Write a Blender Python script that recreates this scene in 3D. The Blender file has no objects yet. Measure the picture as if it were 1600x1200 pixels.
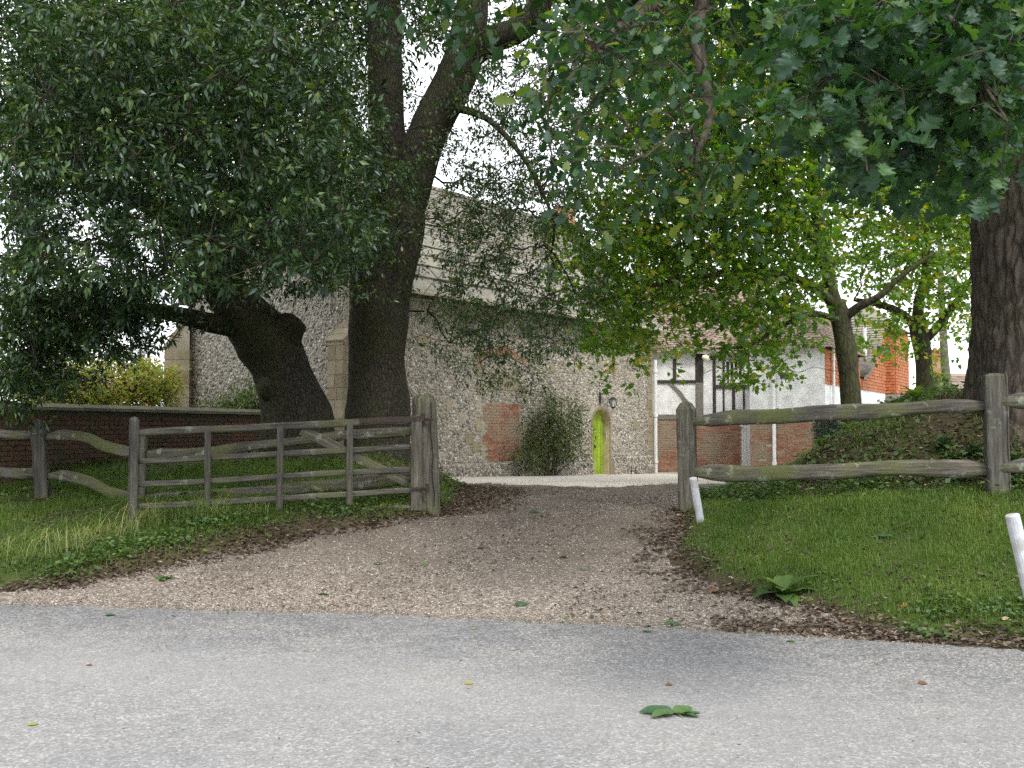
import bpy, math, random
import numpy as np
from mathutils import Vector, Matrix, noise as mnoise

random.seed(7); RNG = np.random.default_rng(7)
sc = bpy.context.scene
COL = sc.collection

# ------------------------------------------------------------------ camera, sky, sun, exposure
EYE = 1.55; PITCH = math.atan(67/1600.0); F = 1600.0
cam_d = bpy.data.cameras.new('camera'); cam_d.sensor_width = 36.0; cam_d.lens = 36.0
cam_d.clip_start = 0.1; cam_d.clip_end = 1500
cam = bpy.data.objects.new('camera', cam_d); COL.objects.link(cam)
cam.location = (0, 0, EYE); cam.rotation_euler = (math.pi/2 + PITCH, 0, 0)
sc.camera = cam

SUN_EL, SUN_AZ = math.radians(52), math.radians(163)   # azimuth clockwise from +Y
world = bpy.data.worlds.new('World'); sc.world = world; world.use_nodes = True
wt = world.node_tree; wt.nodes.clear()
w_out = wt.nodes.new('ShaderNodeOutputWorld'); w_bg = wt.nodes.new('ShaderNodeBackground')
w_sky = wt.nodes.new('ShaderNodeTexSky'); w_sky.sky_type = 'NISHITA'; w_sky.sun_disc = False
w_sky.sun_elevation = SUN_EL; w_sky.sun_rotation = SUN_AZ; w_sky.dust_density = 4.0; w_sky.air_density = 1.0
w_mix = wt.nodes.new('ShaderNodeMix'); w_mix.data_type = 'RGBA'
w_mix.inputs[0].default_value = 0.8
w_mix.inputs[7].default_value = (10.9, 11.05, 11.35, 1)      # even veil of bright overcast cloud
wt.links.new(w_sky.outputs[0], w_mix.inputs[6]); wt.links.new(w_mix.outputs[2], w_bg.inputs[0])
w_bg.inputs[1].default_value = 0.13
wt.links.new(w_bg.outputs[0], w_out.inputs[0])

sun_d = bpy.data.lights.new('sun', 'SUN'); sun_d.energy = 1.5; sun_d.angle = math.radians(12)
sun_d.color = (1.0, 0.95, 0.87)
sun = bpy.data.objects.new('sun', sun_d); COL.objects.link(sun)
_sd = Vector((math.sin(SUN_AZ)*math.cos(SUN_EL), math.cos(SUN_AZ)*math.cos(SUN_EL), math.sin(SUN_EL)))
sun.rotation_euler = _sd.to_track_quat('Z', 'Y').to_euler(); sun.location = (20, -20, 40)

sc.view_settings.view_transform = 'Standard'; sc.view_settings.look = 'None'
sc.view_settings.gamma = 1.0; sc.view_settings.use_curve_mapping = False
sc.view_settings.exposure = 0.95
sc.render.engine = 'CYCLES'
sc.cycles.max_bounces = 4; sc.cycles.diffuse_bounces = 2; sc.cycles.transmission_bounces = 3
sc.cycles.glossy_bounces = 1; sc.cycles.use_adaptive_sampling = True; sc.cycles.adaptive_threshold = .02
sc.cycles.caustics_reflective = False; sc.cycles.caustics_refractive = False; sc.cycles.use_denoising = False

# ------------------------------------------------------------------ small helpers
CP, SP = math.cos(PITCH), math.sin(PITCH)
def P(px, py, Y):
    """survey helper: a sighting (photo coordinates) at a known distance Y -> world point"""
    u = (px-800)/F; v = (600-py)/F
    s = Y/(CP - v*SP)
    return Vector((u*s, Y, EYE + (SP + v*CP)*s))
def Pn(px, py, Y):
    u = (px-800)/F; v = (600-py)/F
    s = Y/(CP - v*SP)
    return np.stack([u*s, Y+0*u, EYE+(SP+v*CP)*s], -1)
def sm(x, a, b):
    t = np.clip((x-a)/(b-a), 0, 1); return t*t*(3-2*t)
def norm(a): return a/np.maximum(np.linalg.norm(a, axis=-1, keepdims=True), 1e-9)

def tag(o, label=None, cat=None, group=None, kind=None):
    if label: o['label'] = label
    if cat: o['category'] = cat
    if group: o['group'] = group
    if kind: o['kind'] = kind
    return o
def empty(name, loc):
    o = bpy.data.objects.new(name, None); COL.objects.link(o); o.location = loc
    o.empty_display_size = 0.2
    return o
def link(name, me, mat=None, parent=None, M=None, kind=None):
    o = bpy.data.objects.new(name, me); COL.objects.link(o)
    if mat is not None and not me.materials: me.materials.append(mat)
    W = M if M is not None else Matrix.Identity(4)
    if parent is not None:
        o.parent = parent
        inv = Matrix.Identity(4); p = parent
        chain = []
        while p is not None: chain.append(p); p = p.parent
        acc = Matrix.Identity(4)
        for q in reversed(chain): acc = acc @ q.matrix_basis
        W = acc.inverted() @ W
    o.matrix_basis = W
    if kind: o['kind'] = kind
    return o
def mesh_py(name, verts, faces, smooth=False):
    me = bpy.data.meshes.new(name); me.from_pydata([tuple(v) for v in verts], [], [tuple(f) for f in faces])
    if smooth: me.polygons.foreach_set('use_smooth', [True]*len(me.polygons))
    me.update(); return me
def mesh_np(name, V, Fc, tint=None, smooth=False):
    """V (n,3), Fc (m,k) with k 3 or 4"""
    V = np.ascontiguousarray(V, np.float32); Fc = np.ascontiguousarray(Fc, np.int32)
    me = bpy.data.meshes.new(name); m, k = Fc.shape
    me.vertices.add(len(V)); me.vertices.foreach_set('co', V.ravel())
    me.loops.add(m*k); me.loops.foreach_set('vertex_index', Fc.ravel())
    me.polygons.add(m); me.polygons.foreach_set('loop_start', np.arange(0, m*k, k, dtype=np.int32))
    me.polygons.foreach_set('use_smooth', np.full(m, bool(smooth)))
    if tint is not None:
        a = me.attributes.new('tint', 'FLOAT', 'POINT'); a.data.foreach_set('value', np.ascontiguousarray(tint, np.float32))
    me.update(calc_edges=True); return me

def stamp(tv, tf, pos, X, Y, Z, scale, tint=None):
    """copies of template (tv, tf) at pos with frame X,Y,Z and scale (n,) or (n,3)"""
    n, k = len(pos), len(tv)
    scale = np.asarray(scale, float)
    if scale.ndim == 1: scale = np.repeat(scale[:, None], 3, 1)
    V = pos[:, None, :] + (tv[None, :, 0:1]*scale[:, None, 0:1])*X[:, None, :] \
        + (tv[None, :, 1:2]*scale[:, None, 1:2])*Y[:, None, :] + (tv[None, :, 2:3]*scale[:, None, 2:3])*Z[:, None, :]
    Fc = tf[None] + (np.arange(n)*k)[:, None, None]
    T = None if tint is None else np.repeat(tint, k)
    return V.reshape(-1, 3), Fc.reshape(-1, tf.shape[1]), T

class MB:
    def __init__(s): s.v = []; s.f = []
    def add(s, vs, fs):
        b = len(s.v); s.v += [Vector(v) for v in vs]; s.f += [tuple(i+b for i in f) for f in fs]; return s
    def box(s, c, size, M=None):
        x, y, z = [k/2 for k in size]; c = Vector(c)
        vs = [Vector((sx*x, sy*y, sz*z)) for sz in (-1, 1) for sy in (-1, 1) for sx in (-1, 1)]
        if M is not None: vs = [M @ v for v in vs]
        return s.add([v+c for v in vs], [(0,2,3,1),(4,5,7,6),(0,1,5,4),(2,6,7,3),(0,4,6,2),(1,3,7,5)])
    def quad(s, a, b, c, d): return s.add([a, b, c, d], [(0, 1, 2, 3)])
    def tube(s, pts, rads, n=8, cap=True):
        pts = [Vector(p) for p in pts]; rings = []
        up = None
        for i, p in enumerate(pts):
            t = (pts[min(i+1, len(pts)-1)] - pts[max(i-1, 0)]).normalized()
            if up is None: up = t.orthogonal().normalized()
            up = (up - t*up.dot(t)).normalized(); w = t.cross(up)
            rings.append([p + (up*math.cos(a)+w*math.sin(a))*rads[i] for a in [2*math.pi*k/n for k in range(n)]])
        vs = [v for r in rings for v in r]; fs = []
        for i in range(len(pts)-1):
            for k in range(n):
                a = i*n+k; b = i*n+(k+1) % n
                fs.append((a, b, b+n, a+n))
        if cap: fs.append(tuple(range(n-1, -1, -1))); fs.append(tuple(range(len(vs)-n, len(vs))))
        return s.add(vs, fs)
    def build(s, name, mat, parent=None, M=None, smooth=False, kind=None):
        return link(name, mesh_py(name, s.v, s.f, smooth), mat, parent, M, kind)

# ------------------------------------------------------------------ materials
def newmat(name):
    m = bpy.data.materials.new(name); m.use_nodes = True; nt = m.node_tree; nt.nodes.clear()
    o = nt.nodes.new('ShaderNodeOutputMaterial'); return m, nt, o
def N(nt, typ, **kw):
    n = nt.nodes.new(typ)
    for k, v in kw.items():
        if k.startswith('i_'): n.inputs[int(k[2:]) if k[2:].isdigit() else k[2:].replace('_', ' ')].default_value = v
        else: setattr(n, k, v)
    return n
def noise_n(nt, scale, detail=4, rough=0.55, vec=None):
    n = N(nt, 'ShaderNodeTexNoise'); n.inputs['Scale'].default_value = scale; n.inputs['Detail'].default_value = detail
    n.inputs['Roughness'].default_value = rough
    if vec is not None: nt.links.new(vec, n.inputs['Vector'])
    return n
def ramp(nt, fac, stops):
    r = N(nt, 'ShaderNodeValToRGB'); e = r.color_ramp.elements
    while len(e) < len(stops): e.new(0.5)
    for el, (p, c) in zip(e, stops):
        el.position = p; el.color = (*c, 1) if len(c) == 3 else c
    nt.links.new(fac, r.inputs[0]); return r
def mixc(nt, fac, a, b, mode='MIX'):
    m = N(nt, 'ShaderNodeMix', data_type='RGBA', blend_type=mode)
    for sock, val in ((0, fac), (6, a), (7, b)):
        if hasattr(val, 'is_linked') or hasattr(val, 'links'): nt.links.new(val, m.inputs[sock])
        elif sock == 0: m.inputs[0].default_value = val
        else: m.inputs[sock].default_value = (*val, 1) if len(val) == 3 else val
    return m.outputs[2]
def bump(nt, h, strength=0.3, dist=0.02):
    b = N(nt, 'ShaderNodeBump'); b.inputs['Strength'].default_value = strength; b.inputs['Distance'].default_value = dist
    nt.links.new(h, b.inputs['Height']); return b.outputs[0]
def principled(nt, out, col, rough=0.85, nrm=None, spec=0.3):
    p = N(nt, 'ShaderNodeBsdfPrincipled'); p.inputs['Roughness'].default_value = rough
    p.inputs['Specular IOR Level'].default_value = spec
    if hasattr(col, 'links'): nt.links.new(col, p.inputs['Base Color'])
    else: p.inputs['Base Color'].default_value = (*col, 1)
    if nrm is not None: nt.links.new(nrm, p.inputs['Normal'])
    nt.links.new(p.outputs[0], out.inputs[0]); return p
def coords(nt, kind='Object', scale=(1, 1, 1)):
    t = N(nt, 'ShaderNodeTexCoord'); m = N(nt, 'ShaderNodeMapping'); m.inputs['Scale'].default_value = scale
    nt.links.new(t.outputs[kind], m.inputs[0]); return m.outputs[0]
def attr(nt, name='tint'):
    a = N(nt, 'ShaderNodeAttribute'); a.attribute_name = name; return a.outputs['Fac']
def plain(name, col, rough=0.7, var=0.15, scale=6, spec=0.3, bmp=0.1):
    m, nt, o = newmat(name); v = coords(nt)
    n = noise_n(nt, scale, 5, .6, v)
    lo = tuple(c*(1-var) for c in col); hi = tuple(min(1, c*(1+var)) for c in col)
    r = ramp(nt, n.outputs[0], [(0.3, lo), (0.7, hi)])
    principled(nt, o, r.outputs[0], rough, bump(nt, n.outputs[0], bmp, .01), spec); return m

def leaf_mat(name, stops, rough=0.42, trans=0.35, spec=0.45, tcol=(1.25, 1.35, .5)):
    m, nt, o = newmat(name)
    r = ramp(nt, attr(nt), stops)
    p = N(nt, 'ShaderNodeBsdfDiffuse'); nt.links.new(r.outputs[0], p.inputs[0])
    t = N(nt, 'ShaderNodeBsdfTranslucent')
    nt.links.new(mixc(nt, 1.0, r.outputs[0], tcol, 'MULTIPLY'), t.inputs[0])
    mx = N(nt, 'ShaderNodeMixShader'); mx.inputs[0].default_value = trans
    nt.links.new(p.outputs[0], mx.inputs[1]); nt.links.new(t.outputs[0], mx.inputs[2])
    g = N(nt, 'ShaderNodeBsdfGlossy'); g.inputs['Roughness'].default_value = rough; g.inputs[0].default_value = (.8, .9, 1, 1)
    m2 = N(nt, 'ShaderNodeMixShader'); m2.inputs[0].default_value = spec*.11
    nt.links.new(mx.outputs[0], m2.inputs[1]); nt.links.new(g.outputs[0], m2.inputs[2])
    nt.links.new(m2.outputs[0], o.inputs[0]); return m

def wood_mat(name, axis, lichen=0.5):
    m, nt, o = newmat(name)
    s = [9, 9, 9]; s['xyz'.index(axis)] = 0.7
    v = coords(nt, 'Object', tuple(s)); v2 = coords(nt, 'Object')
    oi = N(nt, 'ShaderNodeObjectInfo')
    n = noise_n(nt, 4, 6, .65, v); n2 = noise_n(nt, 7, 6, .65, v2); n3 = noise_n(nt, 1.6, 3, .5, v2)
    g = ramp(nt, n.outputs[0], [(.3, (.040, .038, .033)), (.5, (.095, .090, .079)), (.72, (.18, .173, .153))])
    vlo = ramp(nt, oi.outputs['Random'], [(0, (.78, .78, .80)), (1, (1.12, 1.08, 1.0))])
    c = mixc(nt, 1.0, g.outputs[0], vlo.outputs[0], 'MULTIPLY')
    lf = ramp(nt, n3.outputs[0], [(.46, (0, 0, 0)), (.62, (lichen, lichen, lichen))])
    c = mixc(nt, lf.outputs[0], c, (.115, .13, .045))
    l2 = ramp(nt, n2.outputs[0], [(.60, (0, 0, 0)), (.66, (lichen*.9,)*3)])
    c = mixc(nt, l2.outputs[0], c, (.27, .30, .235))
    principled(nt, o, c, .9, bump(nt, n.outputs[0], .7, .012), .2); return m
M_woodx = wood_mat('weathered_oak_rail', 'x', .75); M_woodz = wood_mat('weathered_oak_post', 'z', .35)
M_woodgx = wood_mat('gate_oak_rail', 'x', .45)

def bark_mat(name, lo, hi, moss=0.0, scale=(7, 7, 1.6), bs=.9):
    m, nt, o = newmat(name); v = coords(nt, 'Object', scale); v2 = coords(nt)
    vo = N(nt, 'ShaderNodeTexVoronoi', feature='DISTANCE_TO_EDGE'); vo.inputs['Scale'].default_value = 2.5
    n0 = noise_n(nt, 2.0, 4, .6, v); nt.links.new(mixc(nt, .35, v, n0.outputs['Color']), vo.inputs['Vector'])
    n = noise_n(nt, 5, 6, .7, v); n3 = noise_n(nt, .9, 4, .6, v2)
    r = ramp(nt, n.outputs[0], [(.3, lo), (.7, hi)])
    cr = ramp(nt, vo.outputs['Distance'], [(0, (.35, .35, .35)), (.18, (1, 1, 1))])
    c = mixc(nt, .8, r.outputs[0], cr.outputs[0], 'MULTIPLY')
    mf = ramp(nt, n3.outputs[0], [(.42, (0, 0, 0)), (.65, (moss,)*3)])
    c = mixc(nt, mf.outputs[0], c, (.055, .065, .018))
    hgt = mixc(nt, .5, n.outputs['Color'], cr.outputs[0])
    principled(nt, o, c, .95, bump(nt, hgt, bs, .03), .15); return m
M_ilexbark = bark_mat('holm_oak_bark', (.024, .0215, .018), (.082, .073, .060), .4, (13, 13, 4.5))
M_oakbark = bark_mat('oak_bark', (.042, .034, .028), (.12, .10, .084), .15, (5, 5, 1.4))
M_maplebark = bark_mat('maple_bark', (.03, .026, .019), (.085, .078, .056), .7, (6, 6, 2))
M_palebark = bark_mat('pale_bark', (.13, .13, .11), (.28, .27, .22), .3, (3, 3, 6), .3)
M_twig = plain('twig_wood', (.055, .046, .034), .9, .3, 9)

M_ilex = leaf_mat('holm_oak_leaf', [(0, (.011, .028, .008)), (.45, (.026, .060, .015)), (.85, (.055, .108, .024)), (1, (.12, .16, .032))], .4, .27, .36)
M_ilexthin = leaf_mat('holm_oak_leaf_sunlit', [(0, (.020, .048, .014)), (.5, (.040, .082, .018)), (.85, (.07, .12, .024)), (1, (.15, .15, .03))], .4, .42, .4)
M_maple = leaf_mat('field_maple_leaf', [(0, (.055, .125, .014)), (.5, (.115, .22, .024)), (.88, (.20, .29, .032)), (1, (.36, .30, .035))], .5, .66, .2)
M_oak = leaf_mat('oak_leaf', [(0, (.016, .048, .018)), (.45, (.030, .082, .024)), (.8, (.062, .125, .026)), (1, (.17, .22, .03))], .5, .40, .26)
M_smoke = leaf_mat('smoke_bush_leaf', [(0, (.16, .22, .04)), (.5, (.33, .38, .07)), (.75, (.42, .38, .12)), (1, (.58, .36, .22))], .6, .5, .25)
M_conif = leaf_mat('conifer_needle', [(0, (.012, .035, .022)), (1, (.03, .065, .04))], .6, .15, .3)
M_shrub = leaf_mat('rose_leaf', [(0, (.035, .065, .015)), (.6, (.08, .13, .026)), (1, (.22, .25, .05))], .5, .42, .3)
M_weed = leaf_mat('weed_leaf', [(0, (.035, .075, .018)), (.6, (.065, .125, .026)), (1, (.13, .19, .04))], .55, .35, .25)
M_bright = leaf_mat('foxglove_leaf', [(0, (.09, .16, .03)), (1, (.17, .26, .04))], .55, .35, .3)
M_glossweed = leaf_mat('alkanet_leaf', [(0, (.026, .055, .028)), (1, (.07, .12, .05))], .42, .22, .4)
M_grass = leaf_mat('grass_blade', [(0, (.055, .105, .015)), (.6, (.110, .182, .024)), (.88, (.18, .23, .04)), (1, (.33, .29, .11))], .55, .42, .2)
M_straw = leaf_mat('dry_grass_blade', [(0, (.08, .15, .025)), (.5, (.15, .21, .05)), (1, (.40, .34, .16))], .6, .3, .25)
M_litter = leaf_mat('dead_leaf', [(0, (.042, .029, .019)), (.5, (.10, .073, .048)), (.85, (.20, .155, .108)), (1, (.36, .30, .22))], .75, .15, .2, (1.2, 1, .8))
M_fresh = leaf_mat('fallen_green_leaf', [(0, (.035, .085, .035)), (1, (.10, .17, .05))], .5, .25, .4)
M_orange = leaf_mat('fallen_orange_leaf', [(0, (.45, .21, .06)), (1, (.5, .3, .1))], .6, .2, .3)
M_yellow = leaf_mat('fallen_yellow_leaf', [(0, (.28, .27, .08)), (1, (.34, .31, .10))], .6, .3, .3)
M_brownleaf = leaf_mat('fallen_brown_leaf', [(0, (.13, .065, .035)), (1, (.18, .10, .055))], .7, .15, .3)

# road
def road_mat():
    m, nt, o = newmat('asphalt'); v = coords(nt)
    n = noise_n(nt, 120, 3, .7, v); n2 = noise_n(nt, 1.1, 5, .6, v); vo = N(nt, 'ShaderNodeTexVoronoi'); vo.inputs['Scale'].default_value = 75
    nt.links.new(v, vo.inputs['Vector'])
    sep = N(nt, 'ShaderNodeSeparateColor'); nt.links.new(vo.outputs['Color'], sep.inputs[0])
    sp = ramp(nt, sep.outputs[0], [(0, (.085, .086, .088)), (.35, (.145, .146, .149)), (.8, (.21, .21, .211)), (1, (.36, .355, .345))])
    big = ramp(nt, n2.outputs[0], [(.35, (.86, .87, .9)), (.65, (1.12, 1.1, 1.06))])
    c = mixc(nt, 1.0, sp.outputs[0], big.outputs[0], 'MULTIPLY')
    n5 = noise_n(nt, 5.5, 6, .7, v); pt = ramp(nt, n5.outputs[0], [(.36, (.80, .79, .77)), (.5, (1, 1, 1)), (.68, (1.08, 1.07, 1.05))])
    c = mixc(nt, 1.0, c, pt.outputs[0], 'MULTIPLY')
    wear = attr(nt, 'tint')     # paler out from the canopy shade, painted into the colour; plus worn wheel track
    c = mixc(nt, wear, c, mixc(nt, .50, c, (.275, .272, .266)))
    h = mixc(nt, .5, vo.outputs['Distance'], n.outputs[0])
    principled(nt, o, c, .88, bump(nt, h, .45, .008), .25); return m
M_road = road_mat()
def gravel_mat():
    m, nt, o = newmat('gravel'); v = coords(nt)
    vo = N(nt, 'ShaderNodeTexVoronoi'); vo.inputs['Scale'].default_value = 42; nt.links.new(v, vo.inputs['Vector'])
    vs = N(nt, 'ShaderNodeTexVoronoi'); vs.inputs['Scale'].default_value = 95; nt.links.new(v, vs.inputs['Vector'])
    sep = N(nt, 'ShaderNodeSeparateColor'); nt.links.new(vo.outputs['Color'], sep.inputs[0])
    n = noise_n(nt, 1.3, 6, .65, v); n9 = noise_n(nt, 60, 3, .7, v)
    st = ramp(nt, sep.outputs[0], [(0, (.11, .09, .073)), (.4, (.19, .162, .134)), (.75, (.275, .24, .203)), (1, (.43, .39, .345))])
    dt = ramp(nt, n9.outputs[0], [(.3, (.066, .053, .042)), (.7, (.165, .136, .109))])
    d = attr(nt, 'tint')
    dm = N(nt, 'ShaderNodeMath', operation='ADD'); nt.links.new(d, dm.inputs[0])
    ns = N(nt, 'ShaderNodeMath', operation='MULTIPLY_ADD'); nt.links.new(n.outputs[0], ns.inputs[0]); ns.inputs[1].default_value = 1.6; ns.inputs[2].default_value = -.8
    nt.links.new(ns.outputs[0], dm.inputs[1]); dm.use_clamp = True
    c = mixc(nt, dm.outputs[0], st.outputs[0], dt.outputs[0])
    h = mixc(nt, .4, vo.outputs['Distance'], vs.outputs['Distance'])
    principled(nt, o, c, .92, bump(nt, h, .8, -.02), .2); return m
M_gravel = gravel_mat()
def ground_mat():
    m, nt, o = newmat('turf_and_soil'); v = coords(nt)
    n = noise_n(nt, 2.2, 6, .65, v); n2 = noise_n(nt, 28, 5, .7, v)
    soil = ramp(nt, n2.outputs[0], [(.3, (.028, .022, .014)), (.7, (.10, .078, .05))])
    gr = ramp(nt, n2.outputs[0], [(.3, (.025, .045, .010)), (.7, (.075, .11, .022))])
    s = attr(nt, 'tint')
    a = N(nt, 'ShaderNodeMath', operation='MULTIPLY_ADD'); nt.links.new(n.outputs[0], a.inputs[0]); a.inputs[1].default_value = 1.2
    nt.links.new(s, a.inputs[2]); b = N(nt, 'ShaderNodeMath', operation='SUBTRACT', use_clamp=True); nt.links.new(a.outputs[0], b.inputs[0]); b.inputs[1].default_value = .6
    c = mixc(nt, b.outputs[0], gr.outputs[0], soil.outputs[0])
    principled(nt, o, c, .95, bump(nt, n2.outputs[0], .8, .03), .15); return m
M_ground = ground_mat()
def pebble_mat():
    m, nt, o = newmat('pebble')
    r = ramp(nt, attr(nt), [(0, (.105, .088, .072)), (.4, (.19, .162, .134)), (.8, (.29, .255, .215)), (1, (.50, .465, .42))])
    principled(nt, o, r.outputs[0], .8, None, .3); return m
M_pebble = pebble_mat()

def tinted(name, stops, rough=.85, spec=.25, objrand=True, nscale=14, bmp=.25, stain=None):
    m, nt, o = newmat(name); v = coords(nt, 'Object' if not objrand else 'Object')
    t = attr(nt)
    if objrand:
        oi = N(nt, 'ShaderNodeObjectInfo'); ad = N(nt, 'ShaderNodeMath', operation='ADD'); nt.links.new(t, ad.inputs[0]); nt.links.new(oi.outputs['Random'], ad.inputs[1])
        fr = N(nt, 'ShaderNodeMath', operation='FRACT'); nt.links.new(ad.outputs[0], fr.inputs[0]); t = fr.outputs[0]
    r = ramp(nt, t, stops); n = noise_n(nt, nscale, 5, .65, v)
    g = ramp(nt, n.outputs[0], [(.3, (.75, .75, .75)), (.7, (1.18, 1.18, 1.18))])
    c = mixc(nt, 1.0, r.outputs[0], g.outputs[0], 'MULTIPLY')
    if stain:
        geo = N(nt, 'ShaderNodeNewGeometry'); n4 = noise_n(nt, stain[0], 4, .6, geo.outputs['Position'])
        f = ramp(nt, n4.outputs[0], [(.45, (0, 0, 0)), (.62, (stain[2],)*3)])
        c = mixc(nt, f.outputs[0], c, stain[1])
    principled(nt, o, c, rough, bump(nt, n.outputs[0], bmp, .01), spec); return m
M_brick = tinted('red_brick', [(0, (.24, .10, .065)), (.35, (.33, .14, .085)), (.6, (.29, .16, .11)), (.85, (.40, .20, .12)), (1, (.18, .12, .10))], stain=(1.1, (.29, .245, .18), .85))
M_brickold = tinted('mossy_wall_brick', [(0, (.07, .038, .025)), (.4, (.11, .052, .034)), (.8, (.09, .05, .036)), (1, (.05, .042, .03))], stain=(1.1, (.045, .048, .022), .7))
M_flint = tinted('flint', [(0, (.11, .105, .10)), (.25, (.20, .19, .17)), (.5, (.31, .285, .245)), (.8, (.42, .385, .33)), (1, (.62, .60, .56))], .6, .4, False, 20, .1)
M_mortar = tinted('lime_mortar', [(0, (.37, .335, .28)), (1, (.41, .37, .31))], .95, .15, True, 5, .4, (.7, (.28, .245, .19), .7))
M_bmortar = tinted('brick_mortar', [(0, (.40, .345, .27)), (1, (.44, .385, .30))], .95, .15, True, 12, .3)
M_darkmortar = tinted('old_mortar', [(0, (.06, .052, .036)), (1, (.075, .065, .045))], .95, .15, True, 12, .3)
M_stone = tinted('sandstone', [(0, (.25, .20, .135)), (.5, (.31, .255, .175)), (1, (.38, .325, .24))], .9, .2, True, 7, .4, (1.7, (.20, .19, .12), .5))
M_slab = tinted('stone_roof_slab', [(0, (.15, .142, .125)), (.5, (.20, .188, .165)), (1, (.265, .248, .22))], .9, .2, True, 5, .4, (2.2, (.29, .285, .20), .5))
M_tile = tinted('weathered_clay_tile', [(0, (.17, .155, .13)), (.5, (.205, .188, .16)), (1, (.245, .222, .19))], .9, .2, True, 9, .3, (1.2, (.24, .235, .17), .4))
M_redtile = tinted('brown_clay_tile', [(0, (.15, .11, .09)), (.5, (.21, .155, .125)), (1, (.28, .22, .18))], .9, .2, True, 9, .3, (1.2, (.26, .235, .18), .5))
M_hung = tinted('orange_hung_tile', [(0, (.33, .10, .045)), (.5, (.42, .135, .06)), (1, (.48, .18, .085))], .85, .25, True, 9, .2, (1.0, (.36, .19, .09), .4))
M_white = tinted('white_painted_brick', [(0, (.77, .78, .79)), (1, (.80, .81, .82))], .7, .3, False, 3, .05)
M_whitepaint = plain('white_paint', (.78, .79, .80), .5, .04, 4, .4, .02)
M_cream = plain('cream_gutter_paint', (.72, .67, .56), .6, .15, 3, .3, .05)
M_timber = plain('black_oak_timber', (.055, .047, .043), .85, .45, 12, .25, .5)
M_greytimber = plain('silvered_timber', (.20, .185, .165), .9, .3, 14, .2, .5)
M_iron = plain('rusty_iron', (.045, .032, .027), .8, .4, 18, .35, .3)
M_black = plain('black_iron', (.018, .018, .02), .5, .2, 10, .4, .05)
M_lime = tinted('lime_green_door_paint', [(0, (.28, .39, .035)), (1, (.28, .39, .035))], .7, .25, False, 4, .1, (3.5, (.17, .25, .04), .6))
M_lead = plain('grey_lead', (.16, .15, .135), .7, .25, 4, .3, .1)
M_glassd, _nt, _o = newmat('window_glass'); principled(_nt, _o, (.03, .035, .04), .08, None, .6)
M_lampg, _nt, _o = newmat('lantern_glass'); _p = principled(_nt, _o, (.55, .56, .55), .2, None, .5)
M_sign = plain('grey_notice', (.45, .47, .48), .5, .08, 4)
M_marker = tinted('white_marker_paint', [(0, (.50, .52, .55)), (1, (.52, .54, .57))], .65, .3, False, 11, .2, (9, (.27, .26, .21), .55))

# ------------------------------------------------------------------ terrain
def y_edge(x): return np.interp(x, [-400, -20, -8, -4.5, -1.08, 1.0, 3.6, 8, 20, 60, 400], [9, 9.2, 9.25, 9.08, 8.6, 8.05, 7.23, 5.6, .5, -16, -160])
def x_left(y): return np.interp(y, [8.0, 9.1, 9.35, 9.7, 10.5, 11.4, 11.8, 12.4, 13.4, 15.5, 18, 19.5, 22.0, 40], [-10, -9, -6.0, -4.35, -3.28, -2.5, -1.48, -.82, -.72, -.75, -.9, -1.6, -3.4, -3.4])
def x_right(y): return np.interp(y, [6.5, 7.0, 7.2, 7.55, 8.64, 9.07, 9.85, 11.1, 12.2, 14, 16, 18, 20, 22, 36], [4.6, 3.8, 3.4, 2.83, 2.43, 1.87, 1.62, 1.75, 2.05, 2.7, 3.6, 4.6, 7.2, 10, 14])
def wob(x, y): return .10*np.sin(2.1*x+1.7*y)+.05*np.sin(4.3*y-3.1*x+1)+.025*np.sin(7*x+9*y)
def H(x, y):
    x = np.asarray(x, float); y = np.asarray(y, float)
    s = y - y_edge(x)
    prof = np.interp(s, [-.6, 0, .4, 1.5, 2.5, 3.5, 4.5, 6, 9.5], [0, -.012, .0, .15, .30, .47, .55, .575, .56])
    far = np.interp(y, [18, 22, 26, 33, 60, 400], [.56, .43, .29, .04, .1, .3])
    h = np.where(y > 18, far, prof)
    h = np.where(s < 0, np.interp(s, [-8, -3.0, -.6, 0], [-.08, .0, .0, -.012]), h)
    w = wob(x, y)
    dl = x_left(y) - x + w
    step = sm(dl, -.05, .38)*sm(s, .25, 1.6)*np.interp(x, [-7, -5, -3, -1.2, -.6], [.03, .10, .17, .10, .0])
    h = h + step + .40*sm(y, 12.4, 17.2)*sm(dl, 0, 1.3) - .05*sm(-x, 4.6, 6.5)*sm(s, 2, 4)*(y < 30)
    dr = x - x_right(y) + w*.8
    yf = 12.27 - .56*(x-2.11)
    h = h + .28*sm(dr, 0, 3)*sm(s, .5, 3.9)*(1-sm(y, 22, 30)) + .08*sm(dr, 0, .25)*sm(s, .5, 2.)*(1-sm(y, 18, 24))
    h = h + (.70+.35*sm(x, 4.6, 6.0))*sm(y-yf, .25, 2.3)*(1-sm(y, 18.5, 25))*sm(dr, .1, 2.5)
    rough = .018*np.sin(5.3*x+.7*y)*np.sin(4.1*y-1.3*x)+.012*np.sin(11*x-3*y)*np.sin(9*y+2*x)
    return h + rough*sm(s, .2, 1.5)*np.where((dl > 0) | (dr > 0), 1, .45)
def region(x, y):
    """0 road, 1 drive, 2 ground, 3 forecourt"""
    w = wob(x, y)
    e = y - y_edge(x) + .02*np.sin(9*x)+.015*np.sin(23*x+2)
    nearside = y < y_edge(x) - 6.4
    drv = (x > x_left(y)+w) & (x < x_right(y)-w*.8) & (y < 36)
    return np.where(nearside, 2, np.where(e < 0, 0, np.where(drv, np.where(y + .5*np.sin(1.3*x)+wob(x, y)*2 > 17.5, 3, 1), 2)))

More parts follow.
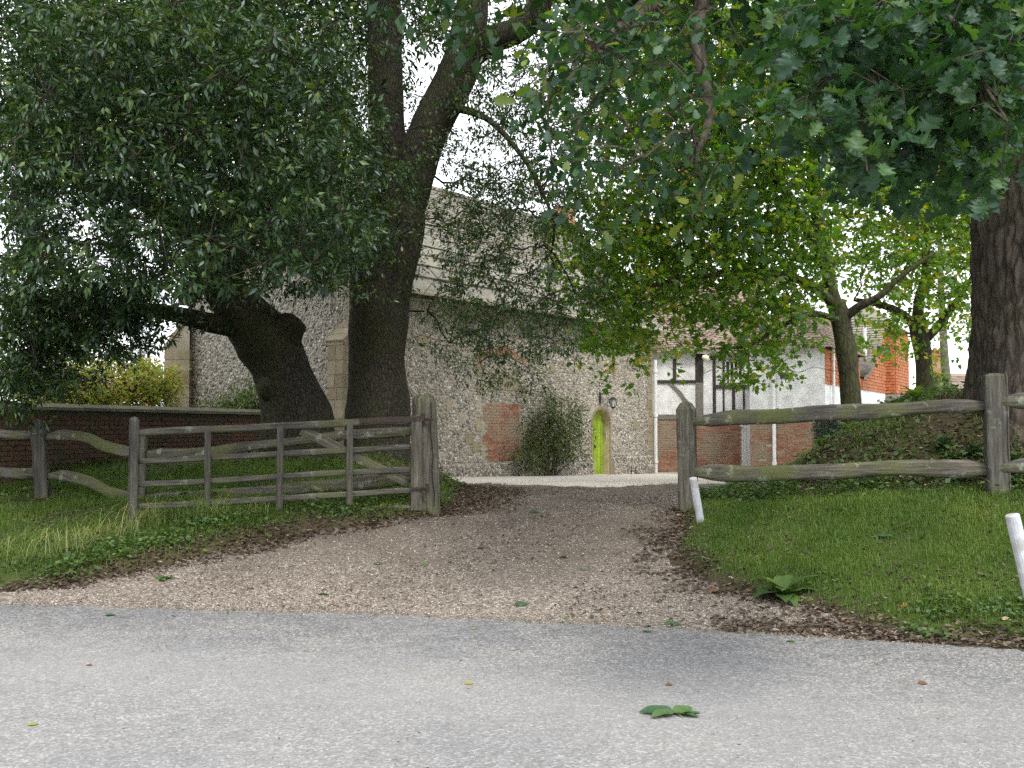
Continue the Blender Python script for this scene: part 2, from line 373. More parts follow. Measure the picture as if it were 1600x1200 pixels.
def axis_pts(segs):
    out = []
    for a, b, d in segs: out += list(np.arange(a, b-1e-6, d))
    out.append(segs[-1][1]); return np.array(out)
gx = axis_pts([(-500, -60, 44), (-60, -14, 2.3), (-14, -8, .3), (-8, 8.5, .075), (8.5, 14, .25), (14, 60, 2.3), (60, 500, 44)])
gy = axis_pts([(-200, -10, 19), (-10, 2, 1), (2, 6, .2), (6, 17, .075), (17, 24, .2), (24, 40, .4), (40, 80, 4), (80, 800, 60)])
GX, GY = np.meshgrid(gx, gy)
nx, ny = len(gx), len(gy)
GZ = H(GX, GY)
V = np.stack([GX, GY, GZ], -1).reshape(-1, 3)
ii = (np.arange(ny-1)[:, None]*nx + np.arange(nx-1)[None]).ravel()
Q = np.stack([ii, ii+1, ii+1+nx, ii+nx], -1)
cx = V[Q, 0].mean(1); cy = V[Q, 1].mean(1); reg = region(cx, cy)
def sheet(name, k, mat, tintf):
    q = Q[reg == k]; u, inv = np.unique(q, return_inverse=True); v = V[u]
    o = link(name, mesh_np(name, v, inv.reshape(q.shape), tintf(v[:, 0], v[:, 1]), True), mat); tag(o, kind='structure'); return o
def lit_wearf(x, y):  # road kept darker by the edge, canopy shade painted in, plus a wheel track
    e = y_edge(x)-y
    return np.clip(sm(e, .3, 2.2)*.75+.25*np.exp(-((e-2.3)/.6)**2)+.12*np.sin(2.3*x+1.1*y)*np.sin(1.7*y-.6*x), 0, 1)
sheet('road', 0, M_road, lit_wearf)
def dirtf(x, y):
    s = y - y_edge(x)
    return np.interp(s, [0, .25, .8, 1.6, 3, 9, 11, 13], [.35, .02, .12, .5, .85, .85, .25, .05])
sheet('driveway', 1, M_gravel, dirtf)
M_shingle = tinted('pale_sunlit_shingle', [(0, (.58, .53, .455)), (1, (.63, .58, .50))], .95, .15, False, 30, .8)  # clean light gravel, its colour raised further to carry the unshaded daylight
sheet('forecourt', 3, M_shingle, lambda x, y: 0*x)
def soilf(x, y):
    dl = x_left(y)-x; dr = x-x_right(y); s = y-y_edge(x)
    a = np.exp(-(dl/.55)**2)*(dl > -.5)+np.exp(-(dr/.3)**2)*(dr > -.5)
    yf = 12.27-.56*(x-2.11)
    mound = sm(y-yf, .1, .9)*(x > 1)*(y < 24)
    lw = .45*sm(y, 13.5, 17)*(x < 0)
    return np.clip(a+mound*.8+lw+np.exp(-(s/.3)**2)*.7, 0, 1)
sheet('ground', 2, M_ground, soilf)

# ------------------------------------------------------------------ generic stone / brick / tile fields
UP = np.array([0, 0, 1.0])
BOXV = np.array([[sx, sy, sz] for sz in (-.5, .5) for sy in (-.5, .5) for sx in (-.5, .5)], float)
BOXF = np.array([(0,2,3,1),(4,5,7,6),(0,1,5,4),(2,6,7,3),(0,4,6,2),(1,3,7,5)])
def _chipped(seed):
    r = np.random.default_rng(seed); return BOXV + r.normal(0, .007, BOXV.shape)
def field(w, h, plen, course, joint=.010, keep=None, jit=.0, bond=True, rng=RNG):
    """piece centres (a, b, la, lb) of a coursed field w x h"""
    out = []; nr = int(h/course+1e-6)
    for r in range(nr):
        a = -(plen*.5 if (bond and r % 2) else 0) + (rng.uniform(-jit, jit) if jit else 0)
        while a < w-1e-6:
            l0, l1 = max(a, 0), min(a+plen, w)
            if l1-l0 > plen*.18:
                c = ((l0+l1)/2, (r+.5)*course, l1-l0-joint, course-joint)
                if keep is None or keep(c[0], c[1]): out.append(c)
            a += plen
    return out
def lay(name, pieces, org, U, Nn, mat, parent, depth=.05, proud=.008, limit=300, Z=UP, objs=True, jitn=.004, key=None, meshes=None):
    """lay coursed pieces; the first `limit` (by key) as objects, the rest joined as stuff"""
    org = np.array(org, float); U = np.array(U, float); Nn = np.array(Nn, float); Z = np.array(Z, float)
    if key: pieces = sorted(pieces, key=key)
    head = pieces[:limit] if objs else []; tail = pieces[limit:] if objs else pieces
    if head:
        mlist = []
        for s in range(3):
            me = mesh_np(name, _chipped(s+11)*np.array([1, 1, 1]), BOXF, np.zeros(8)); me.materials.append(mat); mlist.append(me)
        for k, (a, b, la, lb) in enumerate(head):
            c = org + U*a + Z*b + Nn*(proud-depth/2 + RNG.normal(0, jitn))
            M = Matrix(((U[0]*la, -Nn[0]*depth, Z[0]*lb, c[0]), (U[1]*la, -Nn[1]*depth, Z[1]*lb, c[1]), (U[2]*la, -Nn[2]*depth, Z[2]*lb, c[2]), (0, 0, 0, 1)))
            link(name, mlist[k % 3], None, parent, M)
    if tail:
        t = np.array(tail); n = len(t)
        pos = org + U*t[:, :1] + Z*t[:, 1:2] + Nn*(proud-depth/2 + RNG.normal(0, jitn, (n, 1)))
        v, f, ti = stamp(_chipped(3), BOXF, pos, np.tile(U, (n, 1)), np.tile(-Nn, (n, 1)), np.tile(Z, (n, 1)), np.stack([t[:, 2], np.full(n, depth), t[:, 3]], -1), RNG.random(n))
        link(name+'work', mesh_np(name+'work', v, f, ti), mat, parent, None, 'stuff')
def ico():
    t = (1+5**.5)/2
    v = np.array([(-1,t,0),(1,t,0),(-1,-t,0),(1,-t,0),(0,-1,t),(0,1,t),(0,-1,-t),(0,1,-t),(t,0,-1),(t,0,1),(-t,0,-1),(-t,0,1)], float)
    f = np.array([(0,11,5),(0,5,1),(0,1,7),(0,7,10),(0,10,11),(1,5,9),(5,11,4),(11,10,2),(10,7,6),(7,1,8),(3,9,4),(3,4,2),(3,2,6),(3,6,8),(3,8,9),(4,9,5),(2,4,11),(6,2,10),(8,6,7),(9,8,1)])
    return norm(v), f
ICV, ICF = ico()
def flints(name, pts, org, U, Nn, parent, mat=None, size=(.032, .060)):
    n = len(pts); org = np.array(org); a = RNG.uniform(0, 2*np.pi, n)
    ca, sa = np.cos(a)[:, None], np.sin(a)[:, None]
    X = U*ca+UP*sa; Z = -U*sa+UP*ca
    sx = RNG.uniform(*size, n); sc3 = np.stack([sx, sx*RNG.uniform(.3, .5, n), sx*RNG.uniform(.55, .9, n)], -1)
    pos = org+U*pts[:, :1]+UP*pts[:, 1:]
    r = np.random.default_rng(5)
    v, f, t = stamp(ICV+r.normal(0, .12, ICV.shape), ICF, pos, X, np.tile(-Nn, (n, 1)), Z, sc3, np.clip(RNG.beta(1.7, 1.5, n), 0, 1))
    return link(name, mesh_np(name, v, f, t, True), mat or M_flint, parent, None, 'stuff')
def jitter_grid(w, h, d, keep):
    a, b = np.meshgrid(np.arange(d/2, w, d), np.arange(d*.4, h, d*.8)); a = a+(np.arange(len(a)) % 2)[:, None]*d/2
    p = np.stack([a.ravel(), b.ravel()], -1)+RNG.uniform(-.32, .32, (a.size, 2))*d
    return p[keep(p[:, 0], p[:, 1])]

# ------------------------------------------------------------------ church
CU = np.array([.594, .805, 0]); CU /= np.linalg.norm(CU)          # along the long wall
CN = np.array([CU[1], -CU[0], 0])                                  # outward of the long wall
CG = -CN                                                           # along the gable wall, to the left
C0 = np.array([-3.39, 22.57, 0]); CL = 13.4; CW = 6.0; EAVE = 4.9; RIDGE = 8.3; CB = -.3
ch = empty('church', C0)
tag(ch, 'old flint church with stone-slab and tiled roof behind the trees', 'church')
D0, D1, DS, DT = 9.72, 10.70, 1.58, 2.05     # door jambs, spring, crown (above z .0)
def cw(a, z, out=0.0): return C0 + CU*a + CN*out + UP*z
def cg(b, z, out=0.0): return C0 + CG*b - CU*out + UP*z
mb = MB()
arch = [(D0, DS+.05)] + [((D0+D1)/2 - math.cos(t)*(D1-D0)/2, DS+.05 + math.sin(t)*(DT-DS-.02)) for t in np.linspace(0, math.pi, 13)[1:-1]] + [(D1, DS+.05)]
mb.quad(cw(0, CB), cw(D0, CB), cw(D0, DS+.05), cw(0, DS+.05)); mb.quad(cw(0, DS+.05), cw(D0, DS+.05), cw(D0, EAVE), cw(0, EAVE))
mb.quad(cw(D1, CB), cw(CL, CB), cw(CL, DS+.05), cw(D1, DS+.05)); mb.quad(cw(D1, DS+.05), cw(CL, DS+.05), cw(CL, EAVE), cw(D1, EAVE))
for (a0, z0), (a1, z1) in zip(arch[:-1], arch[1:]): mb.quad(cw(a0, z0), cw(a1, z1), cw(a1, EAVE), cw(a0, EAVE))
mb.add([cg(0, CB), cg(0, EAVE), cg(CW/2, RIDGE-.12), cg(CW, EAVE), cg(CW, CB)], [(0, 1, 2, 3, 4)])
far0 = C0 + CG*CW; e0 = C0+CU*CL; e1 = far0+CU*CL
mb.add([e0+UP*CB, e0+UP*EAVE, e0+CG*CW/2+UP*(RIDGE-.12), e1+UP*EAVE, e1+UP*CB], [(0, 1, 2, 3, 4)])
mb.quad(far0+UP*CB, e1+UP*CB, e1+UP*EAVE, far0+UP*EAVE)
mb.build('wall', M_mortar, ch)
# brick infill of the blocked window, flints everywhere else
BP = (4.45, 6.05, .66, 2.2)
def keepflint(a, z):
    door = (a > D0-.1) & (a < D1+.12) & (z < DT+.12)
    brick = (a > BP[0]-.05) & (a < BP[1]+.05) & (z > BP[2]) & (z < BP[3])
    slit = (a > 10.72) & (a < 11.12) & (z > 3.2) & (z < 4.15)
    quoin = (a < .3) | (a > CL-.22) | (z > EAVE-.12)
    stones = (np.abs(a-4.3) < .12) & (z > 1.2) & (z < 3.4) & (np.sin(z*9) > -.2)
    patch = (np.sin(a*1.3+.5)*np.sin(z*1.9+1)+.5*np.sin(a*3.1-z*2.2) > 1.22)
    return ~(door | brick | slit | quoin | stones | patch)
pts = jitter_grid(CL, 5.2, .080, lambda a, b: keepflint(a, b+CB+.3) & (b+CB+.3 < EAVE))
pts[:, 1] += CB+.3
flints('flintwork', pts, C0-CN*.003, CU, CN, ch)
gp = jitter_grid(CW, 8.2, .088, lambda b, z: (z < EAVE+(1-np.abs(b-CW/2)/(CW/2))*(RIDGE-EAVE)-.35) & (b > .35))
flints('flintwork', gp, C0+CU*.002, CG, -CU, ch)
pc = field(BP[1]-BP[0], BP[3]-BP[2], .225, .075, .014, keep=lambda a, b: (a > .12+.1*math.sin(b*9)))
lay('brick', pc, cw(BP[0], BP[2]), CU, CN, M_brick, ch, .06, .012)
# relieving arch of brick on edge
for k in range(16):
    t = k/15; a = 4.25+t*2.0; z = 3.32+.22*math.sin(math.pi*t)
    c = cw(a, z, .005); r = (t-.5)*-.5
    X = CU*math.cos(r)-UP*math.sin(r)*-1; X = CU*math.cos(r)+UP*-math.sin(r)*-1; Z = np.cross(X, -CN)*-1
    M = Matrix(((X[0]*.115, -CN[0]*.05, Z[0]*.2, c[0]), (X[1]*.115, -CN[1]*.05, Z[1]*.2, c[1]), (X[2]*.115, -CN[2]*.05, Z[2]*.2, c[2]), (0, 0, 0, 1)))
    if k == 0: bme = mesh_np('brick', BOXV, BOXF, np.full(8, .3)); bme.materials.append(M_brick)
    link('brick', bme, None, ch, M)
# loose ashlar stones in the wall
sme = mesh_np('stone', BOXV+np.random.default_rng(8).normal(0, .007, BOXV.shape), BOXF, np.zeros(8)); sme.materials.append(M_stone)
def stone(c, X, Yd, Z, size, parent=ch, name='stone'):
    M = Matrix([[X[i]*size[0], Yd[i]*size[1], Z[i]*size[2], c[i]] for i in range(3)]+[[0, 0, 0, 1]])
    return link(name, sme, None, parent, M)
for a, z, w, h in [(4.3, 3.0, .22, .3), (4.3, 2.55, .2, .34), (4.28, 1.6, .24, .3), (4.9, 2.75, .3, .42), (5.35, 2.72, .3, .4), (5.75, 2.75, .36, .46), (6.15, 2.5, .3, .3),
                   (3.9, 1.25, .3, .26), (4.2, 1.05, .34, .22), (6.3, 1.5, .26, .3), (2.1, 3.6, .3, .22), (1.4, 2.5, .26, .2), (7.6, 3.2, .3, .2), (12.1, 3.1, .24, .3), (12.3, 1.6, .3, .24), (3.1, 2.1, .2, .24)]:
    stone(cw(a, z, -.012), CU, CN, UP, (w, .06, h))
# quoins, both corners of the long wall
z = CB; k = 0
while z < EAVE-.1:
    h = random.uniform(.24, .34); w = .42 if k % 2 else .26
    stone(cw(w/2-.012, z+h/2, -w/2+.03), CU, CN, UP, (w, w, h-.012)) if k % 2 else stone(cw(w/2-.012, z+h/2, -.2+.03), CU, CN, UP, (w, .4, h-.012))
    w2 = .36 if k % 2 else .22
    stone(cw(CL-w2/2+.012, z+h/2, -.15+.015), CU, CN, UP, (w2, .3, h-.012))
    z += h; k += 1
# plinth
mb = MB()
for a0, a1 in ((.35, D0-.06), (D1+.14, CL-.02)):
    pr = [(0.0, CB), (.10, CB), (.10, .52), (.03, .62), (0.0, .62)]
    for (o0, z0), (o1, z1) in zip(pr[:-1], pr[1:]): mb.quad(cw(a0, z0, o0), cw(a1, z0, o0), cw(a1, z1, o1), cw(a0, z1, o1))
    mb.add([cw(a0, z, o) for o, z in pr], [tuple(range(5))]); mb.add([cw(a1, z, o) for o, z in pr], [tuple(range(4, -1, -1))])
mb.build('plinth', M_mortar, ch)
pp = jitter_grid(CL, .72, .085, lambda a, b: (b > .03) & ((a < D0-.1) | (a > D1+.2)) & (a > .4) & (a < CL-.1)); pp[:, 1] += -.12
flints('flintwork', pp, C0+CN*.105, CU, CN, ch)
# door recess
mb = MB(); dep = .24
full = [(D0, CB)]+arch+[(D1, CB)]
for (a0, z0), (a1, z1) in zip(full[:-1], full[1:]): mb.quad(cw(a0, z0, 0), cw(a1, z1, 0), cw(a1, z1, -dep), cw(a0, z0, -dep))
rev = mb.build('door_reveal', plain('door_stone', (.50, .41, .27), .9, .25, 5, .2, .3), ch)
mb = MB(); rim = []
for o_, s_ in ((.012, 0.0), (.012, .085)):
    pass
cxm = (D0+D1)/2
outer = [(D0-.085, CB)]+[(cxm+(a-cxm)*1.17, DS+.05+(z-DS-.05)*1.17) for a, z in arch]+[(D1+.085, CB)]
for i in range(len(full)-1):
    mb.quad(cw(*full[i], .012), cw(*full[i+1], .012), cw(*outer[i+1], .012), cw(*outer[i], .012))
mb.build('door_surround', M_stone, ch)
mb = MB(); fv = [cw(a, z, -dep+.04) for a, z in full]; mb.add(fv, [tuple(range(len(fv)))])
door = mb.build('door', M_lime, ch, kind=None); door['label'] = 'lime green painted arched door'
mb = MB()
for k in range(1, 5): 
    a = D0+(D1-D0)*k/5; mb.box(cw(a, .8, -dep+.045), (.014, .014, 1.7))
mb.build('plank_joint', plain('lime_joint', (.20, .28, .02), .8), door)
MBd = MB(); MBd.tube([cw(D0+.42, .95, -dep+.05), cw(D0+.42, .95, -dep+.1)], [.03, .03], 8); MBd.build('handle', M_black, door)
mb = MB(); c = cw(D1-.012, 1.32, -.12); mb.box(c, (.02, .15, .2), Matrix(((CN[0], CU[0], 0), (CN[1], CU[1], 0), (0, 0, 1))).transposed().to_3x3() if False else None)
mb.build('notice_plate', M_sign, ch)
# slit window
mb = MB()
for a0, a1, z0, z1 in ((10.74, 10.85, 3.3, 4.1), (11.0, 11.11, 3.3, 4.1), (10.74, 11.11, 3.2, 3.33), (10.74, 11.11, 4.02, 4.14)):
    mm = [cw(a0, z0, .015), cw(a1, z0, .015), cw(a1, z1, .015), cw(a0, z1, .015), cw(a0, z0, -.05), cw(a1, z0, -.05), cw(a1, z1, -.05), cw(a0, z1, -.05)]
    mb.add(mm, [(0,1,2,3),(0,4,5,1),(1,5,6,2),(2,6,7,3),(3,7,4,0)])
sw = mb.build('window', M_stone, ch)
mb = MB(); mb.quad(cw(10.845, 3.33, .006), cw(11.005, 3.33, .006), cw(11.005, 4.02, .006), cw(10.845, 4.02, .006)); mb.build('pane', M_glassd, sw)
mb = MB(); mb.box(cw(10.925, 3.67, .01), (.012, .012, .68)); [mb.box(cw(10.925, zz, .01), (.09, .11, .01)) for zz in (3.5, 3.67, 3.84)]; mb.build('leading', M_black, sw)
# roof
slope = norm(np.array([CG[0]*CW/2, CG[1]*CW/2, RIDGE-EAVE])); slope_len = math.hypot(CW/2, RIDGE-EAVE)
rn = np.cross(CU, slope); rn = rn if rn[2] > 0 else -rn
ev = C0 + UP*(EAVE+.06) - slope*.36 - CU*.25
RLn = CL+.5
mb = MB(); a = ev-rn*.03; b = ev+CU*RLn-rn*.03; tL = slope_len+.36
mb.quad(a, b, b+slope*tL, a+slope*tL)
ridge_a = a+slope*tL; ridge_b = b+slope*tL
sl2 = np.array([slope[0]*-1, slope[1]*-1, slope[2]]); 
mb.quad(ridge_a, ridge_b, ridge_b-sl2*tL, ridge_a-sl2*tL)
roof = mb.build('roof', M_tile, ch)
# stone slabs: courses that shrink upwards
slabs = []; base = 0.0
cour = [.52, .47, .43, .40, .36]
for k, cdep in enumerate(cour):
    a = RNG.uniform(-.5, 0)
    while a < RLn:
        w = RNG.uniform(.42, .85); l0, l1 = max(0, a), min(RLn, a+w)
        if l1-l0 > .12: slabs.append(((l0+l1)/2, base+cdep*.5+.03, l1-l0-.012, cdep+.10))
        a += w
    base += cdep
slme = [mesh_np('slab', _chipped(20+s)+np.random.default_rng(s).normal(0, .012, BOXV.shape), BOXF, np.zeros(8)) for s in range(4)]; [m.materials.append(M_slab) for m in slme]
for k, (a, b, la, lb) in enumerate(slabs):
    tl = .10+RNG.normal(0, .014); sl = norm(slope*math.cos(tl)+rn*-math.sin(tl)); nn = norm(np.cross(CU, sl)); nn = nn if nn[2] > 0 else -nn
    c = ev+CU*a+slope*b+rn*(.055+RNG.normal(0, .008))
    link('slab', slme[k % 4], None, roof, Matrix([[CU[i]*la, nn[i]*.065, sl[i]*lb, c[i]] for i in range(3)]+[[0, 0, 0, 1]]))
tl_ = field(RLn, tL-base-.05, .17, .105, .006, jit=.02)
t = np.array(tl_); n = len(t); sl = norm(slope-rn*.14); nn = norm(np.cross(CU, sl)); nn = nn if nn[2] > 0 else -nn
pos = ev+CU*t[:, :1]+slope*(base+t[:, 1:2])+rn*(.028+RNG.normal(0, .005, (n, 1)))
pos += rn*(.03*np.sin(t[:, :1]*1.1)*np.sin(t[:, 1:2]*1.4))
v, f, ti = stamp(BOXV, BOXF, pos, np.tile(CU, (n, 1)), np.tile(nn, (n, 1)), np.tile(sl, (n, 1)), np.stack([t[:, 2], np.full(n, .016), t[:, 3]+.05], -1), RNG.random(n))
link('tilework', mesh_np('tilework', v, f, ti), M_tile, roof, None, 'stuff')
for k in range(int(RLn/.32)):
    m2 = MB(); c = ridge_a+CU*(k*.32+.16)
    m2.tube([c-CU*.155+UP*.02, c+CU*.155+UP*.02], [.11, .115], 8); m2.build('ridge_tile', M_tile, roof)
# gutter
mb = MB(); g0 = cw(-.2, EAVE-.19, .40); g1 = cw(CL+.1, EAVE-.19, .40); ring = []
for g in (g0, g1): ring.append([g+CN*math.cos(t)*.09+UP*math.sin(t)*.09 for t in np.linspace(math.pi, 2*math.pi, 9)]+[g+CN*math.cos(t)*.082+UP*math.sin(t)*.082 for t in np.linspace(2*math.pi, math.pi, 9)])
vs = ring[0]+ring[1]; mb.add(vs, [(i, (i+1) % 18, (i+1) % 18+18, i+18) for i in range(18)]); mb.build('gutter', M_cream, ch, smooth=False)
mb = MB(); mb.add([cw(-.2, EAVE-.3, .0), cw(CL, EAVE-.3, .0), cw(CL, EAVE-.30, .25), cw(-.2, EAVE-.30, .25), cw(-.2, EAVE-.1, .25), cw(CL, EAVE-.1, .25)], [(0, 1, 2, 3), (3, 2, 5, 4)]); mb.build('eaves_board', M_timber, ch)
# chimney at the far end of the ridge
cc = C0+CG*(CW/2)+CU*(CL-.6)
chim = MB(); chim.box(cc+UP*(RIDGE+.1), (.7, .7, 1.2)); ck = chim.build('chimney', M_brick, roof)
# buttresses
def buttress(org, X, Yo, width, depth, zb, zt, sl_h, name='buttress'):
    """X across, Yo outward"""
    k = MB(); k.add([org-X*width/2+UP*zb, org+X*width/2+UP*zb, org+X*width/2+UP*(zt+sl_h), org-X*width/2+UP*(zt+sl_h),
                     org-X*width/2+Yo*depth+UP*zb, org+X*width/2+Yo*depth+UP*zb, org+X*width/2+Yo*depth+UP*zt, org-X*width/2+Yo*depth+UP*zt],
                    [(4,5,6,7),(7,6,2,3),(0,4,7,3),(1,2,6,5)])
    b = k.build(name, M_mortar, ch)
    z = zb; i = 0
    while z < zt-.05:
        h = min(random.uniform(.26, .38), zt-z)
        sp = random.uniform(.38, .62)
        for x0, x1 in ((0, sp), (sp, 1)):
            wd = (width+.03)*(x1-x0)-.012; c = org+X*(width+.03)*((x0+x1)/2-.5)+Yo*(depth+.015)/2+UP*(z+h/2)
            stone(c, X, Yo, UP, (wd, depth+.015, h-.016), b)
        z += h; i += 1
    dirs = norm(Yo*-depth+UP*sl_h); L = math.hypot(depth, sl_h); nn = norm(np.cross(X, dirs)); nn = nn if nn[2] > 0 else -nn
    for q in range(3):
        c = org+Yo*depth+UP*zt+dirs*L*((q+.5)/3)+nn*.03; stone(c, X, nn, norm(dirs-nn*.06), (width+.10, .07, L/3+.03), b, 'capstone')
    k = MB(); k.add([org-X*(width/2+.09)+UP*zb, org+X*(width/2+.09)+UP*zb, org-X*(width/2+.09)+Yo*(depth+.1)+UP*zb, org+X*(width/2+.09)+Yo*(depth+.1)+UP*zb,
                     org-X*(width/2+.09)+UP*1.75, org+X*(width/2+.09)+UP*1.75, org-X*(width/2+.09)+Yo*(depth+.1)+UP*1.75, org+X*(width/2+.09)+Yo*(depth+.1)+UP*1.75,
                     org-X*(width/2)+UP*1.95, org+X*(width/2)+UP*1.95, org-X*(width/2)+Yo*(depth)+UP*1.95, org+X*(width/2)+Yo*(depth)+UP*1.95],
                    [(2,3,7,6),(0,2,6,4),(1,5,7,3),(6,7,11,10),(4,6,10,8),(5,9,11,7)]); k.build('offset_base', M_stone, b)
buttress(C0+CG*.20, CG, -CU, .46, .5, 0., 3.4, .45)
dg = norm(CG-CU*.75); buttress(C0+CG*(CW-.1), np.array([dg[1], -dg[0], 0])*-1, dg, .6, .62, 0., 3.5, .85)

# lantern over the door, boot scraper, downpipe on the corner
lt = empty('wall_lantern', cw(10.45, 2.1, .25)); tag(lt, 'black bracket lantern on the flint wall above the green door', 'lantern')
MB().box(cw(10.12, 2.42, .02), (.07, .06, .34)).build('bracket_plate', M_black, lt)
MB().tube([cw(10.12, 2.52, .03), cw(10.25, 2.6, .2), cw(10.45, 2.55, .28)], [.016, .016, .016], 6).build('bracket_arm', M_black, lt)
lc = Vector(cw(10.45, 2.28, .28))
MB().tube([lc+Vector((0,0,.17)), lc+Vector((0,0,.10)), lc+Vector((0,0,.085))], [.03, .14, .15], 8).build('cap', M_black, lt)
MB().tube([lc+Vector((0,0,.08)), lc+Vector((0,0,-.12))], [.12, .075], 8).build('glass', M_lampg, lt)
fr = MB()
for k in range(6):
    a = k*math.pi/3; fr.tube([lc+Vector((math.cos(a)*.125, math.sin(a)*.125, .085)), lc+Vector((math.cos(a)*.08, math.sin(a)*.08, -.12))], [.009, .009], 4)
fr.tube([lc+Vector((0,0,-.12)), lc+Vector((0,0,-.19))], [.08, .015], 8); fr.build('frame', M_black, lt)
bs = cw(11.55, 0, .35); bz = float(H(bs[0], bs[1]))
mb = MB(); p0 = Vector(bs+UP*bz)
for sgn in (-1, 1): mb.tube([p0+Vector(CU)*.14*sgn+Vector((0,0,-.02)), p0+Vector(CU)*.14*sgn+Vector((0,0,.2)), p0+Vector(CU)*.18*sgn+Vector((0,0,.24))], [.014]*3, 6)
mb.tube([p0-Vector(CU)*.14+Vector((0,0,.1)), p0+Vector(CU)*.14+Vector((0,0,.1))], [.016]*2, 6)
tag(mb.build('boot_scraper', M_black), 'small black iron boot scraper standing by the flint wall', 'boot scraper')

# ------------------------------------------------------------------ brick garden wall on the left
def wall_run(a, b, top, thick=.3):
    a = np.array([*a, 0.]); b = np.array([*b, 0.]); U = norm(b-a); Nn = np.array([U[1], -U[0], 0]); L = np.linalg.norm(b-a)
    r = empty('garden_wall', a+UP*.6); tag(r, 'low old brick garden wall with coping, dark under the trees', 'wall')
    M3 = Matrix((U, -Nn, UP)).transposed()
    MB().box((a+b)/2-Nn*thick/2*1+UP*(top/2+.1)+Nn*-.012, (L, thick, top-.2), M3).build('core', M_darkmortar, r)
    zb = .3; pc = field(L, top-zb-.02, .225, .075, .014)
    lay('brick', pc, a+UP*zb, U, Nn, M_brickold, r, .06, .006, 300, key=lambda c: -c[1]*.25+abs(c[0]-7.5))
    k = 0; x = 0
    while x < L:
        w = min(.6, L-x); m2 = MB(); c = a+U*(x+w/2)-Nn*thick/2
        h = [(-.24, 0), (.24, 0), (.24, .05), (.05, .11), (-.05, .11), (-.24, .05)]
        vs = [c+U*s*(w/2-.006)+Nn*o+UP*(top+zz+random.uniform(-.004, .004)) for s in (-1, 1) for o, zz in h]
        m2.add(vs, [tuple(range(6)), tuple(range(11, 5, -1))]+[(i, i+6, (i+1) % 6+6, (i+1) % 6) for i in range(6)])
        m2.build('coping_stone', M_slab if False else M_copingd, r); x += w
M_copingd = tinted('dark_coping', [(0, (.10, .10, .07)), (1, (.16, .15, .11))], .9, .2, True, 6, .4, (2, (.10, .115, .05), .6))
wall_run((-9.6, 7.6+0.0), (-4.62, 22.9), 1.80)

# ------------------------------------------------------------------ house (timber-framed range, white range with hung tiles)
hs = empty('house', (6.5, 34, 0)); tag(hs, 'white timber-framed house with brick ground floor and tiled roofs', 'house')
AY = 34.0; AX0, AX1 = 4.3, 8.6; BZ = 1.86; AE = 4.05
def hbox(name, mat, x0, x1, z0, z1, y0, y1, par=hs): return MB().box(((x0+x1)/2, (y0+y1)/2, (z0+z1)/2), (x1-x0, y1-y0, z1-z0)).build(name, mat, par)
hbox('wall', M_bmortar, AX0, AX1, -.4, BZ, AY+.012, AY+5)
hbox('upper_wall', M_white, AX0, AX1, BZ+.002, AE, AY+.016, AY+4.99)
DX0, DX1, DZ = 7.66, 8.12, 1.80
pc = field(AX1-AX0, BZ+.1, .225, .075, .014, keep=lambda a, b: not (DX0-.06 < a+AX0 < DX1+.06))
lay('brick', pc, (AX0, AY+.012, -.1), (1, 0, 0), (0, -1, 0), M_brick, hs, .05, .01, 300, key=lambda c: abs(c[0]-2.4))
pw = field(AX1-AX0, AE-BZ-.02, .225, .075, .006)
lay('white_brick', pw, (AX0, AY+.016, BZ+.01), (1, 0, 0), (0, -1, 0), M_white, hs, .05, .0016, 0, jitn=.0003)
def X34(px, y=AY): return (px-800)/F*y
def Z34(py, y=AY): return P(800, py, y).z
tim = [('sill_beam', M_greytimber, X34(1024), X34(1102), 1.80, 1.96), ('post', M_timber, X34(1087), X34(1099), Z34(598), Z34(549)), ('post', M_greytimber, X34(1087.2), X34(1098.8), 1.96, Z34(598)),
       ('beam', M_timber, X34(1022), X34(1086.5), Z34(599), Z34(594)), ('stud', M_timber, X34(1052), X34(1057), Z34(593.6), Z34(560)),
       ('stud', M_timber, X34(1114), X34(1118.5), Z34(652), Z34(556)), ('stud', M_timber, X34(1129.5), X34(1132), Z34(652), Z34(607.5)), ('stud', M_timber, X34(1144), X34(1148.5), Z34(652), Z34(607.5)),
       ('stud', M_timber, X34(1161), X34(1163.4), Z34(652), Z34(607.5)), ('stud', M_timber, X34(1175), X34(1177.4), Z34(652), Z34(607.5)), ('stud', M_timber, X34(1129.5), X34(1132), Z34(601), Z34(556)),
       ('beam', M_timber, X34(1119), X34(1187), Z34(607), Z34(601.4)), ('beam', M_greytimber, X34(1100), X34(1187), Z34(655), Z34(652.4)), ('stud', M_timber, X34(1170), X34(1173), Z34(601), Z34(556))]
for nm, mt, x0, x1, z0, z1 in tim: hbox(nm, mt, x0, x1, z0, z1, AY-.03, AY+.1)
mb = MB(); bpts = [(1044, 599), (1058, 613), (1070, 630), (1084, 652)]
for i in range(3):
    (a, b), (c, d) = bpts[i], bpts[i+1]
    w = 7
    q = [Vector((X34(a), 0, Z34(b))), Vector((X34(a+w), 0, Z34(b))), Vector((X34(c+w), 0, Z34(d))), Vector((X34(c), 0, Z34(d)))]
    mb.add([v+Vector((0, AY-.025, 0)) for v in q]+[v+Vector((0, AY+.05, 0)) for v in q], [(0,1,2,3),(0,4,5,1),(1,5,6,2),(2,6,7,3),(3,7,4,0)])
mb.build('brace', M_greytimber, hs)
